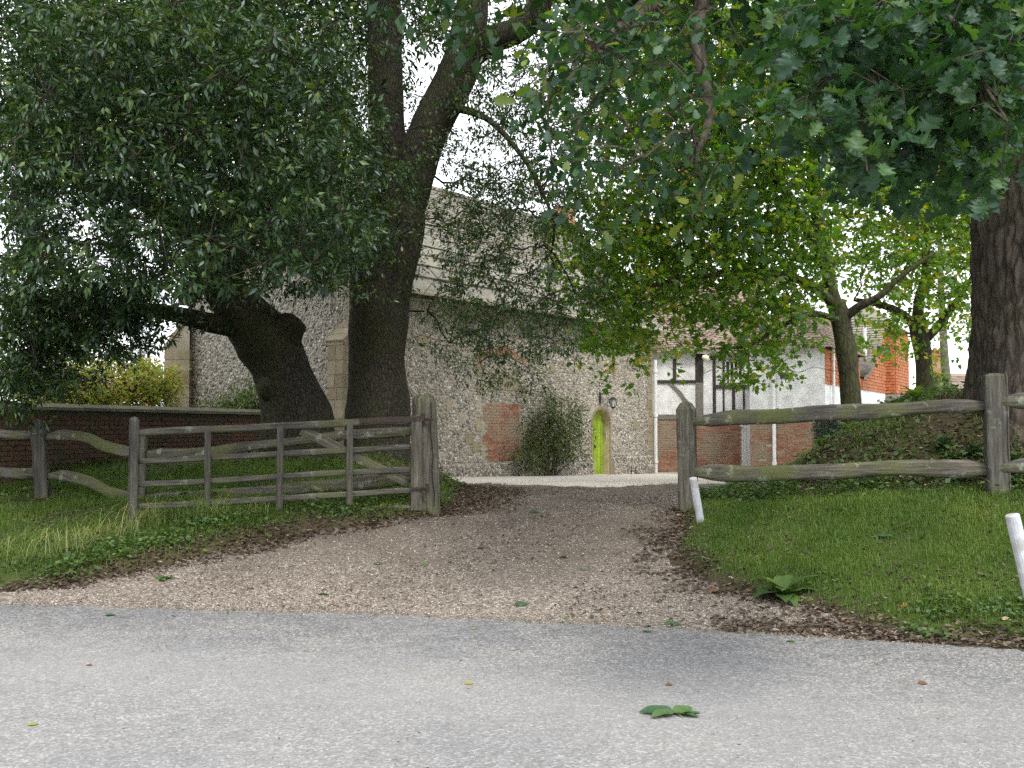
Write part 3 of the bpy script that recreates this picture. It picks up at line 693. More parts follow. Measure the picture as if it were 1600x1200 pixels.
# door
dr = hbox('door', M_whitepaint, DX0, DX1, 0.02, DZ, AY-.02, AY+.03)
for k in range(1, 4): hbox('plank_joint', M_greytimber, DX0+k*(DX1-DX0)/4-.003, DX0+k*(DX1-DX0)/4+.003, .08, DZ-.05, AY-.023, AY-.01, dr)
MB().tube([Vector((DX1-.09, AY-.02, .68)), Vector((DX1-.09, AY-.09, .68))], [.03, .035], 8).build('knob', M_black, dr)
for x0, x1 in ((DX0-.05, DX0), (DX1, DX1+.05)): hbox('door_frame', M_whitepaint, x0, x1, 0, DZ+.05, AY-.03, AY+.03)
MB().box((X34(1158), AY-.06, Z34(664)), (.1, .1, .1)).build('lamp', M_whitepaint, hs)
# window
wx0, wx1, wz0, wz1 = X34(1134), X34(1160), Z34(594), Z34(564)
wn = hbox('window', M_glassd, wx0, wx1, wz0, wz1, AY-.004, AY+.02)
fm = MB()
for x in np.linspace(wx0, wx1, 5): fm.box((x, AY-.02, (wz0+wz1)/2), (.035, .04, wz1-wz0+.04))
for z in np.linspace(wz0, wz1, 3): fm.box(((wx0+wx1)/2, AY-.022, z), (wx1-wx0+.04, .036, .035))
fm.build('frame', M_whitepaint, wn); hbox('sill', M_whitepaint, wx0-.05, wx1+.05, wz0-.08, wz0-.02, AY-.07, AY+.02, wn)
# eaves and roof of the timber range with its sagging tiles
hbox('fascia', M_cream, AX0+.3, AX1-.1, AE-.08, AE+.05, AY-.20, AY-.16)
rs = norm(np.array([0, 1.0, 1.05])); rnn = np.array([0, -rs[2], rs[1]])
rows, colsn = 34, int((AX1-AX0+.3)/.165); rt = []
for r in range(rows):
    for c_ in range(colsn):
        a = AX0-.1+(c_+.5*(r % 2))*.165; sag = .10*math.exp(-((a-6.35)/.22)**2)+.03*math.sin(a*5)
        rt.append((a, AY-.25, AE+.02+sag, r*.105))
rt = np.array(rt); n = len(rt); ssl = norm(rs-rnn*.16); sn = np.array([0, -ssl[2], ssl[1]])
pos = rt[:, :3]+rs*rt[:, 3:4]+rnn*RNG.normal(0, .005, (n, 1))
v, f, ti = stamp(BOXV, BOXF, pos, np.tile([1., 0, 0], (n, 1)), np.tile(sn, (n, 1)), np.tile(ssl, (n, 1)), np.tile([.158, .018, .17], (n, 1)), RNG.random(n))
mb = MB(); b0 = Vector((AX0-.1, AY-.2, AE-.04)); L = rows*.105; rv = Vector(rs)*L; mb.quad(b0, b0+Vector((AX1-AX0+.3, 0, 0)), b0+Vector((AX1-AX0+.3, 0, 0))+rv, b0+rv)
bk = Vector((0, 2*rv.y, 0)); mb.quad(b0+rv, b0+rv+Vector((AX1-AX0+.3, 0, 0)), b0+bk+Vector((AX1-AX0+.3, 0, 0)), b0+bk)
hroof = mb.build('roof', M_redtile, hs); link('tilework', mesh_np('tilework', v, f, ti), M_redtile, hroof, None, 'stuff')
# white range B
KU = norm(np.array([.5, .866, 0])); KW = np.array([-KU[1], KU[0], 0]); K = np.array([9.36, 30.6, 0])      # KU along side wall to the right, KW along the front to the left
KF = -KU; KS = np.array([KU[1], -KU[0], 0])                                                                    # outward of front, outward of side
BWd, BE, BB, HB = 2.3, 4.0, 1.72, 2.85
def kb(u, w, z): return K+KU*u+KW*w+UP*z
def kbox(name, mat, u0, u1, w0, w1, z0, z1, par=hs):
    vs = [kb(u, w, z) for z in (z0, z1) for w in (w0, w1) for u in (u0, u1)]
    return MB().add(vs, [(0,1,3,2),(4,6,7,5),(0,4,5,1),(2,3,7,6),(0,2,6,4),(1,5,7,3)]).build(name, mat, par)
kbox('wall', M_bmortar, .012, 9.9, .012, BWd, -.3, BB); kbox('upper_wall', M_white, .014, 9.9, .014, BWd, BB+.003, HB); kbox('upper_wall', M_white, .014, .5, .04, BWd, HB+.002, 3.95)
pc = field(BWd, BB+.1, .225, .075, .014); lay('brick', pc, kb(.012, 0, -.1), KW, KF, M_brick, hs, .05, .01, 0)
pw = field(BWd, BE-BB+.2, .225, .075, .006); lay('white_brick', pw, kb(.014, 0, BB+.01), KW, KF, M_white, hs, .05, .0016, 0, jitn=.0003)
b2 = kbox('window', M_glassd, -.012, .02, .98, 1.34, 3.02, 3.2); kbox('frame', M_whitepaint, -.02, .0, .96, 1.36, 3.2, 3.23, b2)
# orange hung tiles on the side wall
def hung(U, Nn, org, w, h, keep=None):
    pc = field(w, h, .165, .115, .006, keep=keep); t = np.array(pc); n = len(t); zd = norm(UP-Nn*.13); nd = norm(Nn+UP*.13)
    return stamp(BOXV, BOXF, org+U*t[:, :1]+UP*t[:, 1:2]+Nn*(.02+RNG.normal(0, .004, (n, 1))), np.tile(U, (n, 1)), np.tile(nd, (n, 1)), np.tile(zd, (n, 1)), np.stack([t[:, 2], np.full(n, .018), t[:, 3]+.04], -1), RNG.random(n))
def roofcurve(t): return (5.3+3.7*t, 3.25+1.85*(.30*t+.70*t**2.1))
CRV = np.array([roofcurve(t) for t in np.linspace(0, 1.2, 15)])
prof_ = [(.03, HB-.08), (9.98, HB-.08), (9.98, 5.45)]+[tuple(c) for c in CRV[::-1] if c[0] < 9.9]+[(5.0, 3.9), (.03, 3.9)]
k_ = MB(); m_ = len(prof_); k_.add([kb(u, .02, z) for u, z in prof_]+[kb(u, .6, z) for u, z in prof_], [tuple(range(m_))]+[(i, i+m_, (i+1) % m_+m_, (i+1) % m_) for i in range(m_)]); k_.build('tile_hung_wall', M_hung, hs)
v, f, ti = hung(KU, KS, kb(.03, .02, HB), 9.95, 2.4, lambda a, b: HB+b < (3.85 if a < 5.0 else float(np.interp(a, CRV[:, 0], CRV[:, 1]))-.03))
link('hung_tilework', mesh_np('hung_tilework', v, f, ti), M_hung, hs, None, 'stuff')
# projecting bay with its own hung tiles and a lead hood over a lower bay
bay = kbox('bay', M_hung, 10.0, 13.0, -.34, 1.9, HB-.06, 5.35)
for org, U, w in ((kb(10.0, 0, HB), -KW, .34), (kb(10.0, -.34, HB), KU, 3.0)):
    Nn_ = -KU if w < 1 else KS
    v, f, ti = hung(U, Nn_, org, w, 2.4); link('hung_tilework', mesh_np('hung_tilework', v, f, ti), M_hung, bay, None, 'stuff')
mb = MB(); mb.add([kb(9.8, -.5, 5.33), kb(13.2, -.5, 5.33), kb(13.2, 2.1, 5.33), kb(9.8, 2.1, 5.33), kb(10.9, .8, 6.4), kb(12.1, .8, 6.4)], [(0,1,5,4),(1,2,5),(2,3,4,5),(3,0,4),(0,3,2,1)]); mb.build('bay_roof', M_tile, hs)
mb = MB(); zz = HB-.06
mb.add([kb(9.9, .0, zz), kb(9.9, -.4, zz), kb(13.1, -.4, zz), kb(9.6, 0, zz-.4), kb(9.6, -1.0, zz-.4), kb(13.5, -1.0, zz-.4), kb(9.6, 0, zz-.5), kb(9.6, -1.0, zz-.5), kb(13.5, -1.0, zz-.5), kb(13.1, 0, zz), kb(13.5, 0, zz-.4)],
       [(0,3,4,1),(1,4,5,2),(3,6,7,4),(4,7,8,5),(2,5,10,9)]); mb.build('bay_hood', M_lead, hs)
kbox('bay_wall', M_white, 9.75, 13.2, -.85, .0, -.2, zz-.48)
# grey roof whose verge sweeps down in a curve over the hung tiles
mb = MB(); crv = [tuple(c) for c in CRV]
for (u0, z0), (u1, z1) in zip(crv[:-1], crv[1:]):
    mb.add([kb(u0, -.10, z0), kb(u1, -.10, z1), kb(u1, 2.4, z1), kb(u0, 2.4, z0), kb(u0+.03, -.10, z0-.09), kb(u1+.03, -.10, z1-.09)], [(0,1,2,3),(0,4,5,1)])
sroof = mb.build('swept_roof', M_tile, hs)
tl = []
for t in np.linspace(0, 1.18, 40):
    u0, z0 = roofcurve(t); u1, z1 = roofcurve(t+.01); d = norm(KU*(u1-u0)+UP*(z1-z0))
    for w in np.arange(-.12, 2.4, .165): tl.append((kb(u0, w+.08, z0)+np.array([0, 0, .01]), d))
pos = np.array([a for a, b in tl]); dd = np.array([b for a, b in tl]); n = len(tl); Yn = norm(np.cross(np.tile(KW, (n, 1)), dd)); Yn = np.where(Yn[:, 2:] < 0, -Yn, Yn)
v, f, ti = stamp(BOXV, BOXF, pos+Yn*.02, np.tile(KW, (n, 1)), Yn, norm(dd-Yn*.2), np.tile([.158, .02, .17], (n, 1)), RNG.random(n))
link('tilework', mesh_np('tilework', v, f, ti), M_tile, sroof, None, 'stuff')
kbox('eaves_return', M_hung, 5.28, 5.36, -.06, 2.3, HB, 3.2)
kbox('dormer_cheek', M_whitepaint, 5.2, 5.42, -.18, -.12, 3.9, 5.0)
ra, rbp = kb(1.15, 1.15, 5.5), kb(5.3, 1.15, 5.5)
mb = MB(); mb.add([kb(-.2, -.2, 3.93), kb(5.3, -.2, 3.93), rbp, ra, kb(-.2, 2.5, 3.93), kb(5.3, 2.5, 3.93)], [(0,1,2,3),(3,2,5,4),(0,3,4),(1,5,2)])
hip = mb.build('hipped_roof', M_redtile, hs)
for o_, U_, w_, sl_, top_ in ((kb(-.2, -.2, 3.93), KW, 2.7, norm(np.array(ra-kb(-.2, 1.15, 3.93))), 1.35), (kb(-.2, -.2, 3.93), KU, 5.5, norm(np.array(ra-kb(1.15, -.2, 3.93))), 0)):
    n_ = norm(np.cross(U_, sl_)); n_ = n_ if n_[2] > 0 else -n_
    Ls = 2.05
    pc = field(w_, Ls, .165, .105, .006, keep=lambda a, b: (a > b/Ls*1.35-.02) and (top_ == 0 or a < w_-b/Ls*1.35+.02))
    t = np.array(pc); n = len(t)
    v, f, ti = stamp(BOXV, BOXF, o_+U_*t[:, :1]+sl_*t[:, 1:2]+n_*(.02+RNG.normal(0, .004, (n, 1))), np.tile(U_, (n, 1)), np.tile(norm(n_+sl_*.15), (n, 1)), np.tile(norm(sl_-n_*.15), (n, 1)), np.stack([t[:, 2], np.full(n, .02), t[:, 3]+.05], -1), RNG.random(n))
    link('tilework', mesh_np('tilework', v, f, ti), M_redtile, hip, None, 'stuff')
# downpipes
def pipe(p0, p1, r=.05): 
    m2 = MB(); m2.tube([p0, p1], [r, r], 10); p = m2.build('downpipe', M_whitepaint, hs, smooth=False)
    for f_ in (.12, .52, .9):
        c = Vector(p0).lerp(Vector(p1), f_); MB().tube([c-Vector((0,0,.04)), c+Vector((0,0,.04))], [r*1.4]*2, 10).build('collar', M_whitepaint, p)
pipe((X34(1024, 33.6), 33.6, -.05), (X34(1024, 33.6), 33.6, 3.75), .065)
q = kb(-.08, 1.52, 0); pipe((q[0], q[1], -.05), (q[0], q[1], 4.0), .055)
q = kb(.75, -.09, 0); pipe((q[0], q[1], .3), (q[0], q[1], 4.0), .045)
ab = Vector((X34(1104, 33.7), 33.7, Z34(560, 33.7)))
tag(MB().tube([ab+Vector((-.08,0,.1)), ab+Vector((-.08,.0,.07)), ab+Vector((0,0,.01)), ab+Vector((.06,0,-.07)), ab+Vector((.07,0,-.1))], [.04, .09, .11, .08, .03], 12).build('eaves_fitting', M_cream, smooth=True), 'small rounded cream fitting tucked under the tiled eaves beside the dark post', 'wall fitting')
# far house on the right
fh = empty('far_house', (27, 62, 0)); tag(fh, 'distant house with a red tiled roof and brick chimney', 'house')
FY = 62; fx0, fx1 = X34(1475, FY), X34(1560, FY)
fe, frd = P(0, 628, FY).z, P(0, 580, FY).z
hb = MB(); hb.add([(fx0, FY, 0), (fx1+6, FY, 0), (fx1+6, FY+6, 0), (fx0, FY+6, 0), (fx0, FY, fe), (fx1+6, FY, fe), (fx1+6, FY+6, fe), (fx0, FY+6, fe), (fx0, FY+3, frd-.2)], [(0,1,5,4),(1,2,6,5),(2,3,7,6),(3,0,4,8,7)])
hb.build('wall', M_cream, fh)
hb = MB(); hb.add([(fx0-.3, FY-.4, fe-.15), (fx1+6, FY-.4, fe-.15), (fx1+6, FY+3, frd), (fx0-.3+.8, FY+3, frd), (fx0-.3, FY+6.4, fe-.15), (fx1+6, FY+6.4, fe-.15)], [(0,1,2,3),(3,2,5,4)])
fr_ = hb.build('roof', M_redtile, fh)
pc = field(fx1-fx0+6, math.hypot(3.4, frd-fe+.15), .34, .22, .01); t = np.array(pc); n = len(t); s_ = norm(np.array([0, 3.4, frd-fe+.15])); nn_ = np.array([0, -s_[2], s_[1]])
v, f, ti = stamp(BOXV, BOXF, np.array([fx0-.3, FY-.4, fe-.15])+np.array([1., 0, 0])*t[:, :1]+s_*t[:, 1:2]+nn_*.03, np.tile([1., 0, 0], (n, 1)), np.tile(nn_, (n, 1)), np.tile(norm(s_-nn_*.15), (n, 1)), np.stack([t[:, 2], np.full(n, .03), t[:, 3]+.05], -1), RNG.random(n))
keep = (v.reshape(n, 8, 3)[:, :, 0].min(1) > fx0-.3+.8*np.clip((t[:, 1])/3.6, 0, 1)); v = v.reshape(n, 8, 3)[keep].reshape(-1, 3); f = (BOXF[None]+(np.arange(keep.sum())*8)[:, None, None]).reshape(-1, 4); ti = ti.reshape(n, 8)[keep].ravel()
link('tilework', mesh_np('tilework', v, f, ti), M_redtile, fr_, None, 'stuff')
cxx = X34(1492, FY); c_ = MB(); c_.box((cxx, FY+3, frd+.4), (1.3, .7, 1.5)); c_.box((cxx, FY+3, frd+1.2), (1.45, .85, .16)); c_.build('chimney', M_brick, fr_)
for s in (-.35, .1, .45): MB().tube([Vector((cxx+s, FY+3, frd+1.28)), Vector((cxx+s, FY+3, frd+1.65))], [.15, .12], 8).build('chimney_pot', M_hung, fr_)
hb = MB(); hb.add([(fx0-.32, FY-.42, fe-.35), (fx0-.32, FY-.42, fe-.12), (fx0+.5, FY+3, frd+.02), (fx0+.5, FY+3, frd-.22)], [(0,1,2,3)]); hb.build('bargeboard', M_whitepaint, fh)

# ------------------------------------------------------------------ fences and gate
def frame_matrix(p0, p1):
    p0, p1 = Vector(p0), Vector(p1); X = (p1-p0).normalized(); Yv = Vector((0, 0, 1)).cross(X).normalized(); Z = X.cross(Yv)
    return Matrix(((X.x, Yv.x, Z.x, p0.x), (X.y, Yv.y, Z.y, p0.y), (X.z, Yv.z, Z.z, p0.z), (0, 0, 0, 1))), (p1-p0).length
def cleft_rail(name, p0, p1, h, t, parent, mat, bow=(0, 0), rough=1.0, seed=0, taper=.55, n=30, sect=10):
    """a cleft rail: wandering centre line, uneven depth and tapered ends"""
    M, L = frame_matrix(p0, p1); vs = []; fs = []; r = random.Random(seed); ph = [r.uniform(0, 9) for _ in range(8)]
    for i in range(n+1):
        s = i/n; x = s*L
        zc = bow[0]*math.sin(math.pi*s)+bow[1]*math.sin(2*math.pi*s)+rough*.010*math.sin(7*s+ph[0])+rough*.006*math.sin(19*s+ph[1])
        yc = rough*.012*math.sin(5*s+ph[2])
        e = min(1, min(s, 1-s)*L/.28); k = taper+(1-taper)*(e*e*(3-2*e))
        hh = h*k*(1+rough*.09*math.sin(6*s+ph[3])+rough*.05*math.sin(15*s+ph[4])); tt = t*(.75+.25*k)*(1+rough*.08*math.sin(9*s+ph[5]))
        for q in range(sect):
            a = 2*math.pi*q/sect+.3
            c, sn_ = math.cos(a), math.sin(a); pw_ = .55
            yy = math.copysign(abs(c)**pw_, c)*tt/2; zz_ = math.copysign(abs(sn_)**pw_, sn_)*hh/2
            vs.append((x, yc+yy+rough*.004*mnoise.noise((x*6, q*3.1, seed)), zc+zz_+rough*.006*mnoise.noise((x*7, q*2.3+5, seed+3))))
    for i in range(n):
        for q in range(sect): a = i*sect+q; b = i*sect+(q+1) % sect; fs.append((a, b, b+sect, a+sect))
    fs.append(tuple(range(sect-1, -1, -1))); fs.append(tuple(range(n*sect, n*sect+sect)))
    return link(name, mesh_py(name, vs, fs, True), mat, parent, M)
def hewn_post(name, base, h, w, d, parent, mat, rot=0, lean=(0, 0), top='chamfer', seed=0, sink=.25, n=14):
    r = random.Random(seed); vs = []; fs = []; ch_ = .12
    ring = []
    for sx, sy in ((-1, -1), (1, -1), (1, 1), (-1, 1)):
        ring += [(sx*(1-ch_), sy) if sx*sy > 0 else (sx, sy*(1-ch_)), (sx, sy*(1-ch_)) if sx*sy > 0 else (sx*(1-ch_), sy)]
    m = len(ring)
    zs = [-sink+(h+sink)*i/n for i in range(n+1)]
    for i, z in enumerate(zs):
        k = 1+.02*math.sin(z*6+seed)
        for q, (x, y) in enumerate(ring):
            jx = .006*mnoise.noise((z*5, q*2.7, seed)); vs.append((x*w/2*k+jx+lean[0]*z, y*d/2*k+jx+lean[1]*z, z))
    for i in range(n):
        for q in range(m): a = i*m+q; b = i*m+(q+1) % m; fs.append((a, b, b+m, a+m))
    bt = n*m; steps = {'chamfer': [(.72, .06), (.25, .085)], 'round': [(.93, .03), (.72, .065), (.38, .088)], 'flat': [(.9, .02), (.5, .03)], 'wedge': [(.62, .075), (.2, .10)]}[top]
    last = bt
    for k, dz in steps:
        st = len(vs)
        for q, (x, y) in enumerate(ring): vs.append((x*w/2*k+lean[0]*h, y*d/2*(k if top != 'round' else max(k, .6))+lean[1]*h, h+dz*min(1, w/.18)))
        for q in range(m): fs.append((last+q, last+(q+1) % m, st+(q+1) % m, st+q))
        last = st
    fs.append(tuple(range(last, last+m)))
    M = Matrix.Translation(Vector(base)) @ Matrix.Rotation(rot, 4, 'Z')
    return link(name, mesh_py(name, vs, fs, False), mat, parent, M)
def onH(x, y): return Vector((x, y, float(H(x, y))))

# right-hand fence
pA = onH(2.11, 12.27); pB = onH(5.03, 10.64)
fR = empty('post_and_rail_fence', pA); tag(fR, 'grey lichened post and rail fence beside the lawn on the right', 'fence', 'post and rail fences')
hA = P(1075, 640, 12.27).z-pA.z; hB = P(1555, 588, 10.64).z-pB.z
hewn_post('post', pA, hA, .20, .19, fR, M_woodz, -.42, (-.02, 0), 'wedge', 1)
hewn_post('post', pB, hB, .215, .19, fR, M_woodz, -.2, (-.012, 0), 'flat', 2)
cleft_rail('rail', P(1082, 660, 12.2), P(1548, 633, 10.66), .165, .085, fR, M_woodx, (.02, .015), 1.2, 3, .6)
cleft_rail('rail', P(1084, 739, 12.2), P(1550, 735, 10.66), .185, .09, fR, M_woodx, (.012, -.015), 1.0, 4, .55)
pC = onH(7.9, 9.4)
hewn_post('post', pC, 1.25, .2, .19, fR, M_woodz, -.3, (0, 0), 'flat', 6)
cleft_rail('rail', P(1560, 629, 10.6), pC+Vector((0, 0, 1.02)), .165, .085, fR, M_woodx, (.02, -.01), 1.2, 13)
cleft_rail('rail', P(1562, 733, 10.6), pC+Vector((0, 0, .45)), .17, .085, fR, M_woodx, (-.01, .02), 1.0, 14)

# left-hand fence and the panel behind the open gate
hp = onH(-1.02, 12.44)
fL = empty('post_and_rail_fence', onH(-6.2, 13.6)); tag(fL, 'weathered fence with bowed cleft rails running along the left bank behind the gate', 'fence', 'post and rail fences')
q1 = onH(*P(68, 700, 13.6).xy); q2 = onH(*P(222, 700, 13.1).xy); q0 = onH(-9.2, 14.2)
hewn_post('post', q1, P(68, 664, 13.6).z-q1.z, .17, .16, fL, M_woodz, .15, (-.07, 0), 'round', 21)
hewn_post('post', q2, P(222, 686, 13.1).z-q2.z, .115, .14, fL, M_woodz, .1, (0, 0), 'round', 22)
cleft_rail('rail', P(-140, 672, 14.2), P(70, 680, 13.62), .13, .08, fL, M_woodx, (.02, .02), 1.1, 31)
cleft_rail('rail', P(-140, 735, 14.2), P(74, 742, 13.62), .15, .08, fL, M_woodx, (.03, .01), 1.1, 32)
cleft_rail('rail', P(72, 682, 13.58), P(222, 708, 13.12), .15, .08, fL, M_woodx, (.045, .035), 1.0, 33, .6)
cleft_rail('rail', P(76, 742, 13.58), P(224, 783, 13.12), .16, .08, fL, M_woodx, (.03, .03), 1.0, 34, .5)
cleft_rail('rail', P(224, 709, 13.1), P(655, 672, 12.72), .125, .075, fL, M_woodx, (-.02, -.03), 1.1, 35, .7)
cleft_rail('rail', P(226, 783, 13.1), P(655, 742, 12.72), .17, .08, fL, M_woodx, (-.03, .02), 1.2, 36, .7)
# gate post
gp_ = tag(hewn_post('gate_post', hp, P(668, 628, 12.44).z-hp.z, .27, .27, None, M_woodz, .25, (-.04, 0), 'round', 41, n=18), 'stout weathered oak gate post with a long crack beside the gravel drive', 'gate post')
mb = MB()
for i in range(8):
    z0 = .05+i*.155; x = .055+.012*math.sin(i*1.9); x1 = .055+.012*math.sin((i+1)*1.9)
    mb.add([(x-.006-.04*z0, -.139, z0), (x+.006-.04*z0, -.139, z0), (x1+.006-.04*(z0+.155), -.139, z0+.155), (x1-.006-.04*(z0+.155), -.139, z0+.155)], [(0, 1, 2, 3)])
mb.build('crack', plain('crack_shadow', (.02, .017, .014), .95), gp_, Matrix.Translation(hp) @ Matrix.Rotation(.25, 4, 'Z'))
# back stop post, half hidden
# the gate: hung on the post, swung open along the bank
GR, GLd = 12.25, 11.72
gt = empty('field_gate', onH(-2.7, 12.0)); tag(gt, 'weathered five-bar wooden field gate standing open on the left bank', 'gate')
def gp2(px, py):    # a point in the gate's plane from its position between the hinge and the head
    t = (px-648)/(212-648); iv = (1/GR)*(1-t)+(1/GLd)*t
    return P(px, py, 1/iv)
def slat(name, a, b, h, t, seed, mat=M_woodgx, taper=.95, rough=.35, off=0.0):
    a, b = Vector(a), Vector(b); n_ = (b-a).cross(Vector((0, 0, 1))).normalized()*off
    return cleft_rail(name, a+n_, b+n_, h, t, gt, mat, (0, .004), rough, seed, taper, 18)
slat('top_rail', gp2(655, 656), gp2(214, 676), .088, .075, 51)
for k, (yr, yl) in enumerate(((698, 721), (733, 757), (766, 792), (793, 821))):
    slat('rail', gp2(650, yr), gp2(214, yl), .070, .034, 52+k)
def upright(name, px, y0, y1, w, t, seed, top='flat'):
    b = gp2(px, y1); tt = gp2(px, y0); d = gp2(212, 700)-gp2(648, 700)
    return hewn_post(name, b, tt.z-b.z, w, t, gt, M_woodz, math.atan2(d.y, d.x), ((tt.x-b.x)/(tt.z-b.z)*0, 0), top, seed, .0, 10)
upright('head_stile', 208, 658, 822, .105, .085, 61, 'round')
upright('hinge_stile', 650, 652, 797, .125, .10, 62, 'flat')
for k, px in enumerate((324, 437, 546)):
    u = upright('upright', px, (674, 668, 662)[k], (806, 806, 802)[k], .072, .03, 63+k)
    d = (gp2(212, 700)-gp2(648, 700)).normalized(); u.location += Vector((d.y, -d.x, 0))*-.036
slat('brace', gp2(470, 672), gp2(638, 755), .125, .03, 70, off=-.036)
# ironwork
mb = MB(); a, b = gp2(562, 658), gp2(662, 654); d = (b-a).normalized(); nv = d.cross(Vector((0, 0, 1))).normalized()
for s in (-1, 1): mb.box((a+b)/2+nv*.044*s, ((b-a).length, .008, .06), Matrix((d, d.cross(nv).cross(d)*0+Vector((0,0,1)).cross(d).normalized(), Vector((0,0,1)))).transposed())
mb.build('strap_hinge', M_iron, gt)
mb = MB(); c = gp2(661, 655); mb.tube([c-Vector((0,0,.08)), c+Vector((0,0,.07))], [.022, .022], 8); mb.tube([c, c+Vector((.12, -.03, 0))], [.016, .016], 6); mb.build('hinge_pin', M_iron, gt)
mb = MB(); a, b = gp2(644, 763), gp2(668, 763); mb.tube([a+Vector((0, -.06, 0)), b+Vector((0, -.06, 0))], [.022, .022], 6); mb.tube([b+Vector((0,-.06,-.06)), b+Vector((0,-.06,.06))], [.02, .02], 8); mb.build('lower_hinge', M_iron, gt)
mb = MB(); c = gp2(648, 640); mb.tube([c-Vector((0,0,.1)), c+Vector((0,0,.06))], [.018, .016], 8); mb.build('latch_pin', M_iron, gt)

# white marker posts
def marker(base, tip, r, label, seed):
    base, tip = Vector(base), Vector(tip); ax = (tip-base).normalized(); b = base-ax*.25; m2 = MB(); n = 16
    pts = [b.lerp(tip, i/10) for i in range(11)]; rads = [r*(1+.02*math.sin(i*2.1+seed)) for i in range(11)]
    pts += [tip+ax*.008, tip+ax*.011]; rads += [r*.92, r*.5]; m2.tube(pts, rads, n)
    o = m2.build('marker_post', M_marker, smooth=False); tag(o, label, 'marker post', 'white marker posts on the verge'); return o
b1 = onH(*P(1095, 830, 11.1).xy); marker(b1, P(1083, 748, 11.0), .042, 'short leaning white marker post in front of the fence post by the drive', 1)
b2_ = onH(*P(1626, 960, 7.5).xy); marker(b2_, P(1582, 806, 7.42), .050, 'leaning white marker post at the right edge of the lawn by the road', 2)

# ------------------------------------------------------------------ leaf templates
IL_V = np.array([(0, 0, 0), (.42, .19, .05), (.42, -.19, .05), (1, 0, -.04)]); IL_F = np.array([(0, 2, 3), (0, 3, 1)])
MP_V = np.array([(0, 0, 0), (.12, .42, .03), (.40, .24, .04), (.62, .40, .0), (.66, .16, .03), (1, 0, -.05), (.66, -.16, .03), (.62, -.40, .0), (.40, -.24, .04), (.12, -.42, .03)], float)
MP_F = np.array([(0, 2, 1), (0, 4, 2), (2, 4, 3), (0, 5, 4), (0, 6, 5), (0, 8, 6), (6, 8, 7), (0, 9, 8)])
def oak_leaf(seg):
    n = 26 if seg == 'fine' else 10; e = []
    for i in range(n+1):
        x = i/n; env = .37*math.sin(math.pi*min(1, .04+.96*x**1.35))**.75
        lob = .5+.5*math.cos(2*math.pi*(x*4.4-.28))
        e.append((x, max(.012, env*(1-.50*lob**1.4*(x > .1)))) if i < n else (1.0, .03))
    vs = []; fs = []
    for x, w in e:
        z = -.10*(x-.4)**2
        vs += [(x+w*.22, w, z+w*.16), (x, 0, z), (x+w*.22, -w, z+w*.16)]
    for i in range(len(e)-1):
        a = i*3
        fs += [(a, a+1, a+4), (a, a+4, a+3), (a+1, a+2, a+5), (a+1, a+5, a+4)]
    return np.array(vs, float), np.array(fs)
OKF_V, OKF_F = oak_leaf('fine'); OKM_V, OKM_F = oak_leaf('mid')
def broad_leaf(w=.22, n=7, curl=.25):
    vs = []; fs = []
    for i in range(n+1):
        x = i/n; ww = w*(math.sin(math.pi*min(1, x**.8*.97+.03))**.8)+.008; z = curl*(x*(1-x)*1.4)-.12*curl*x
        vs += [(x, ww, z+ww*.25), (x, 0, z), (x, -ww, z+ww*.25)]
    for i in range(n):
        a = i*3; fs += [(a, a+1, a+4), (a, a+4, a+3), (a+1, a+2, a+5), (a+1, a+5, a+4)]
    return np.array(vs, float), np.array(fs)

# ------------------------------------------------------------------ trees
def catmull(pts, rads, step=.15):
    pts = [np.array(p, float) for p in pts]; out = []; ro = []
    for i in range(len(pts)-1):
        p0 = pts[max(i-1, 0)]; p1 = pts[i]; p2 = pts[i+1]; p3 = pts[min(i+2, len(pts)-1)]
        n = max(2, int(np.linalg.norm(p2-p1)/step))
        for k in range(n):
            t = k/n
            out.append(.5*((2*p1)+(-p0+p2)*t+(2*p0-5*p1+4*p2-p3)*t*t+(-p0+3*p1-3*p2+p3)*t**3)); ro.append(rads[i]*(1-t)+rads[i+1]*t)
    out.append(pts[-1]); ro.append(rads[-1]); return np.array(out), np.array(ro)
def limb(name, spec, mat, parent, n=14, knob=.10, seed=0, step=.15, lump=1.3):
    """spec: list of (point, radius)"""
    C, R_ = catmull([s[0] for s in spec], [s[1] for s in spec], step)
    vs = []; fs = []; up = None
    for i, p in enumerate(C):
        t = norm(C[min(i+1, len(C)-1)]-C[max(i-1, 0)])
        if up is None: up = norm(np.cross(t, [1, .3, .2]))
        up = norm(up-t*np.dot(up, t)); w = np.cross(t, up)
        for q in range(n):
            a = 2*math.pi*q/n; d = up*math.cos(a)+w*math.sin(a)
            k = 1+knob*mnoise.noise(Vector(p*lump+d*1.1)+Vector((seed, 0, 0)))*1.6+knob*.4*mnoise.noise(Vector(p*5+d*2))
            vs.append(p+d*R_[i]*k)
    for i in range(len(C)-1):
        for q in range(n): a = i*n+q; b = i*n+(q+1) % n; fs.append((a, b, b+n, a+n))
    fs.append(tuple(range(n-1, -1, -1))); fs.append(tuple(range(len(vs)-n, len(vs))))
    o = link(name, mesh_py(name, vs, fs, True), mat, parent)
    return o, C
def px_limb(*a): return [(np.array(P(x, y, d)), r) for x, y, d, r in a]
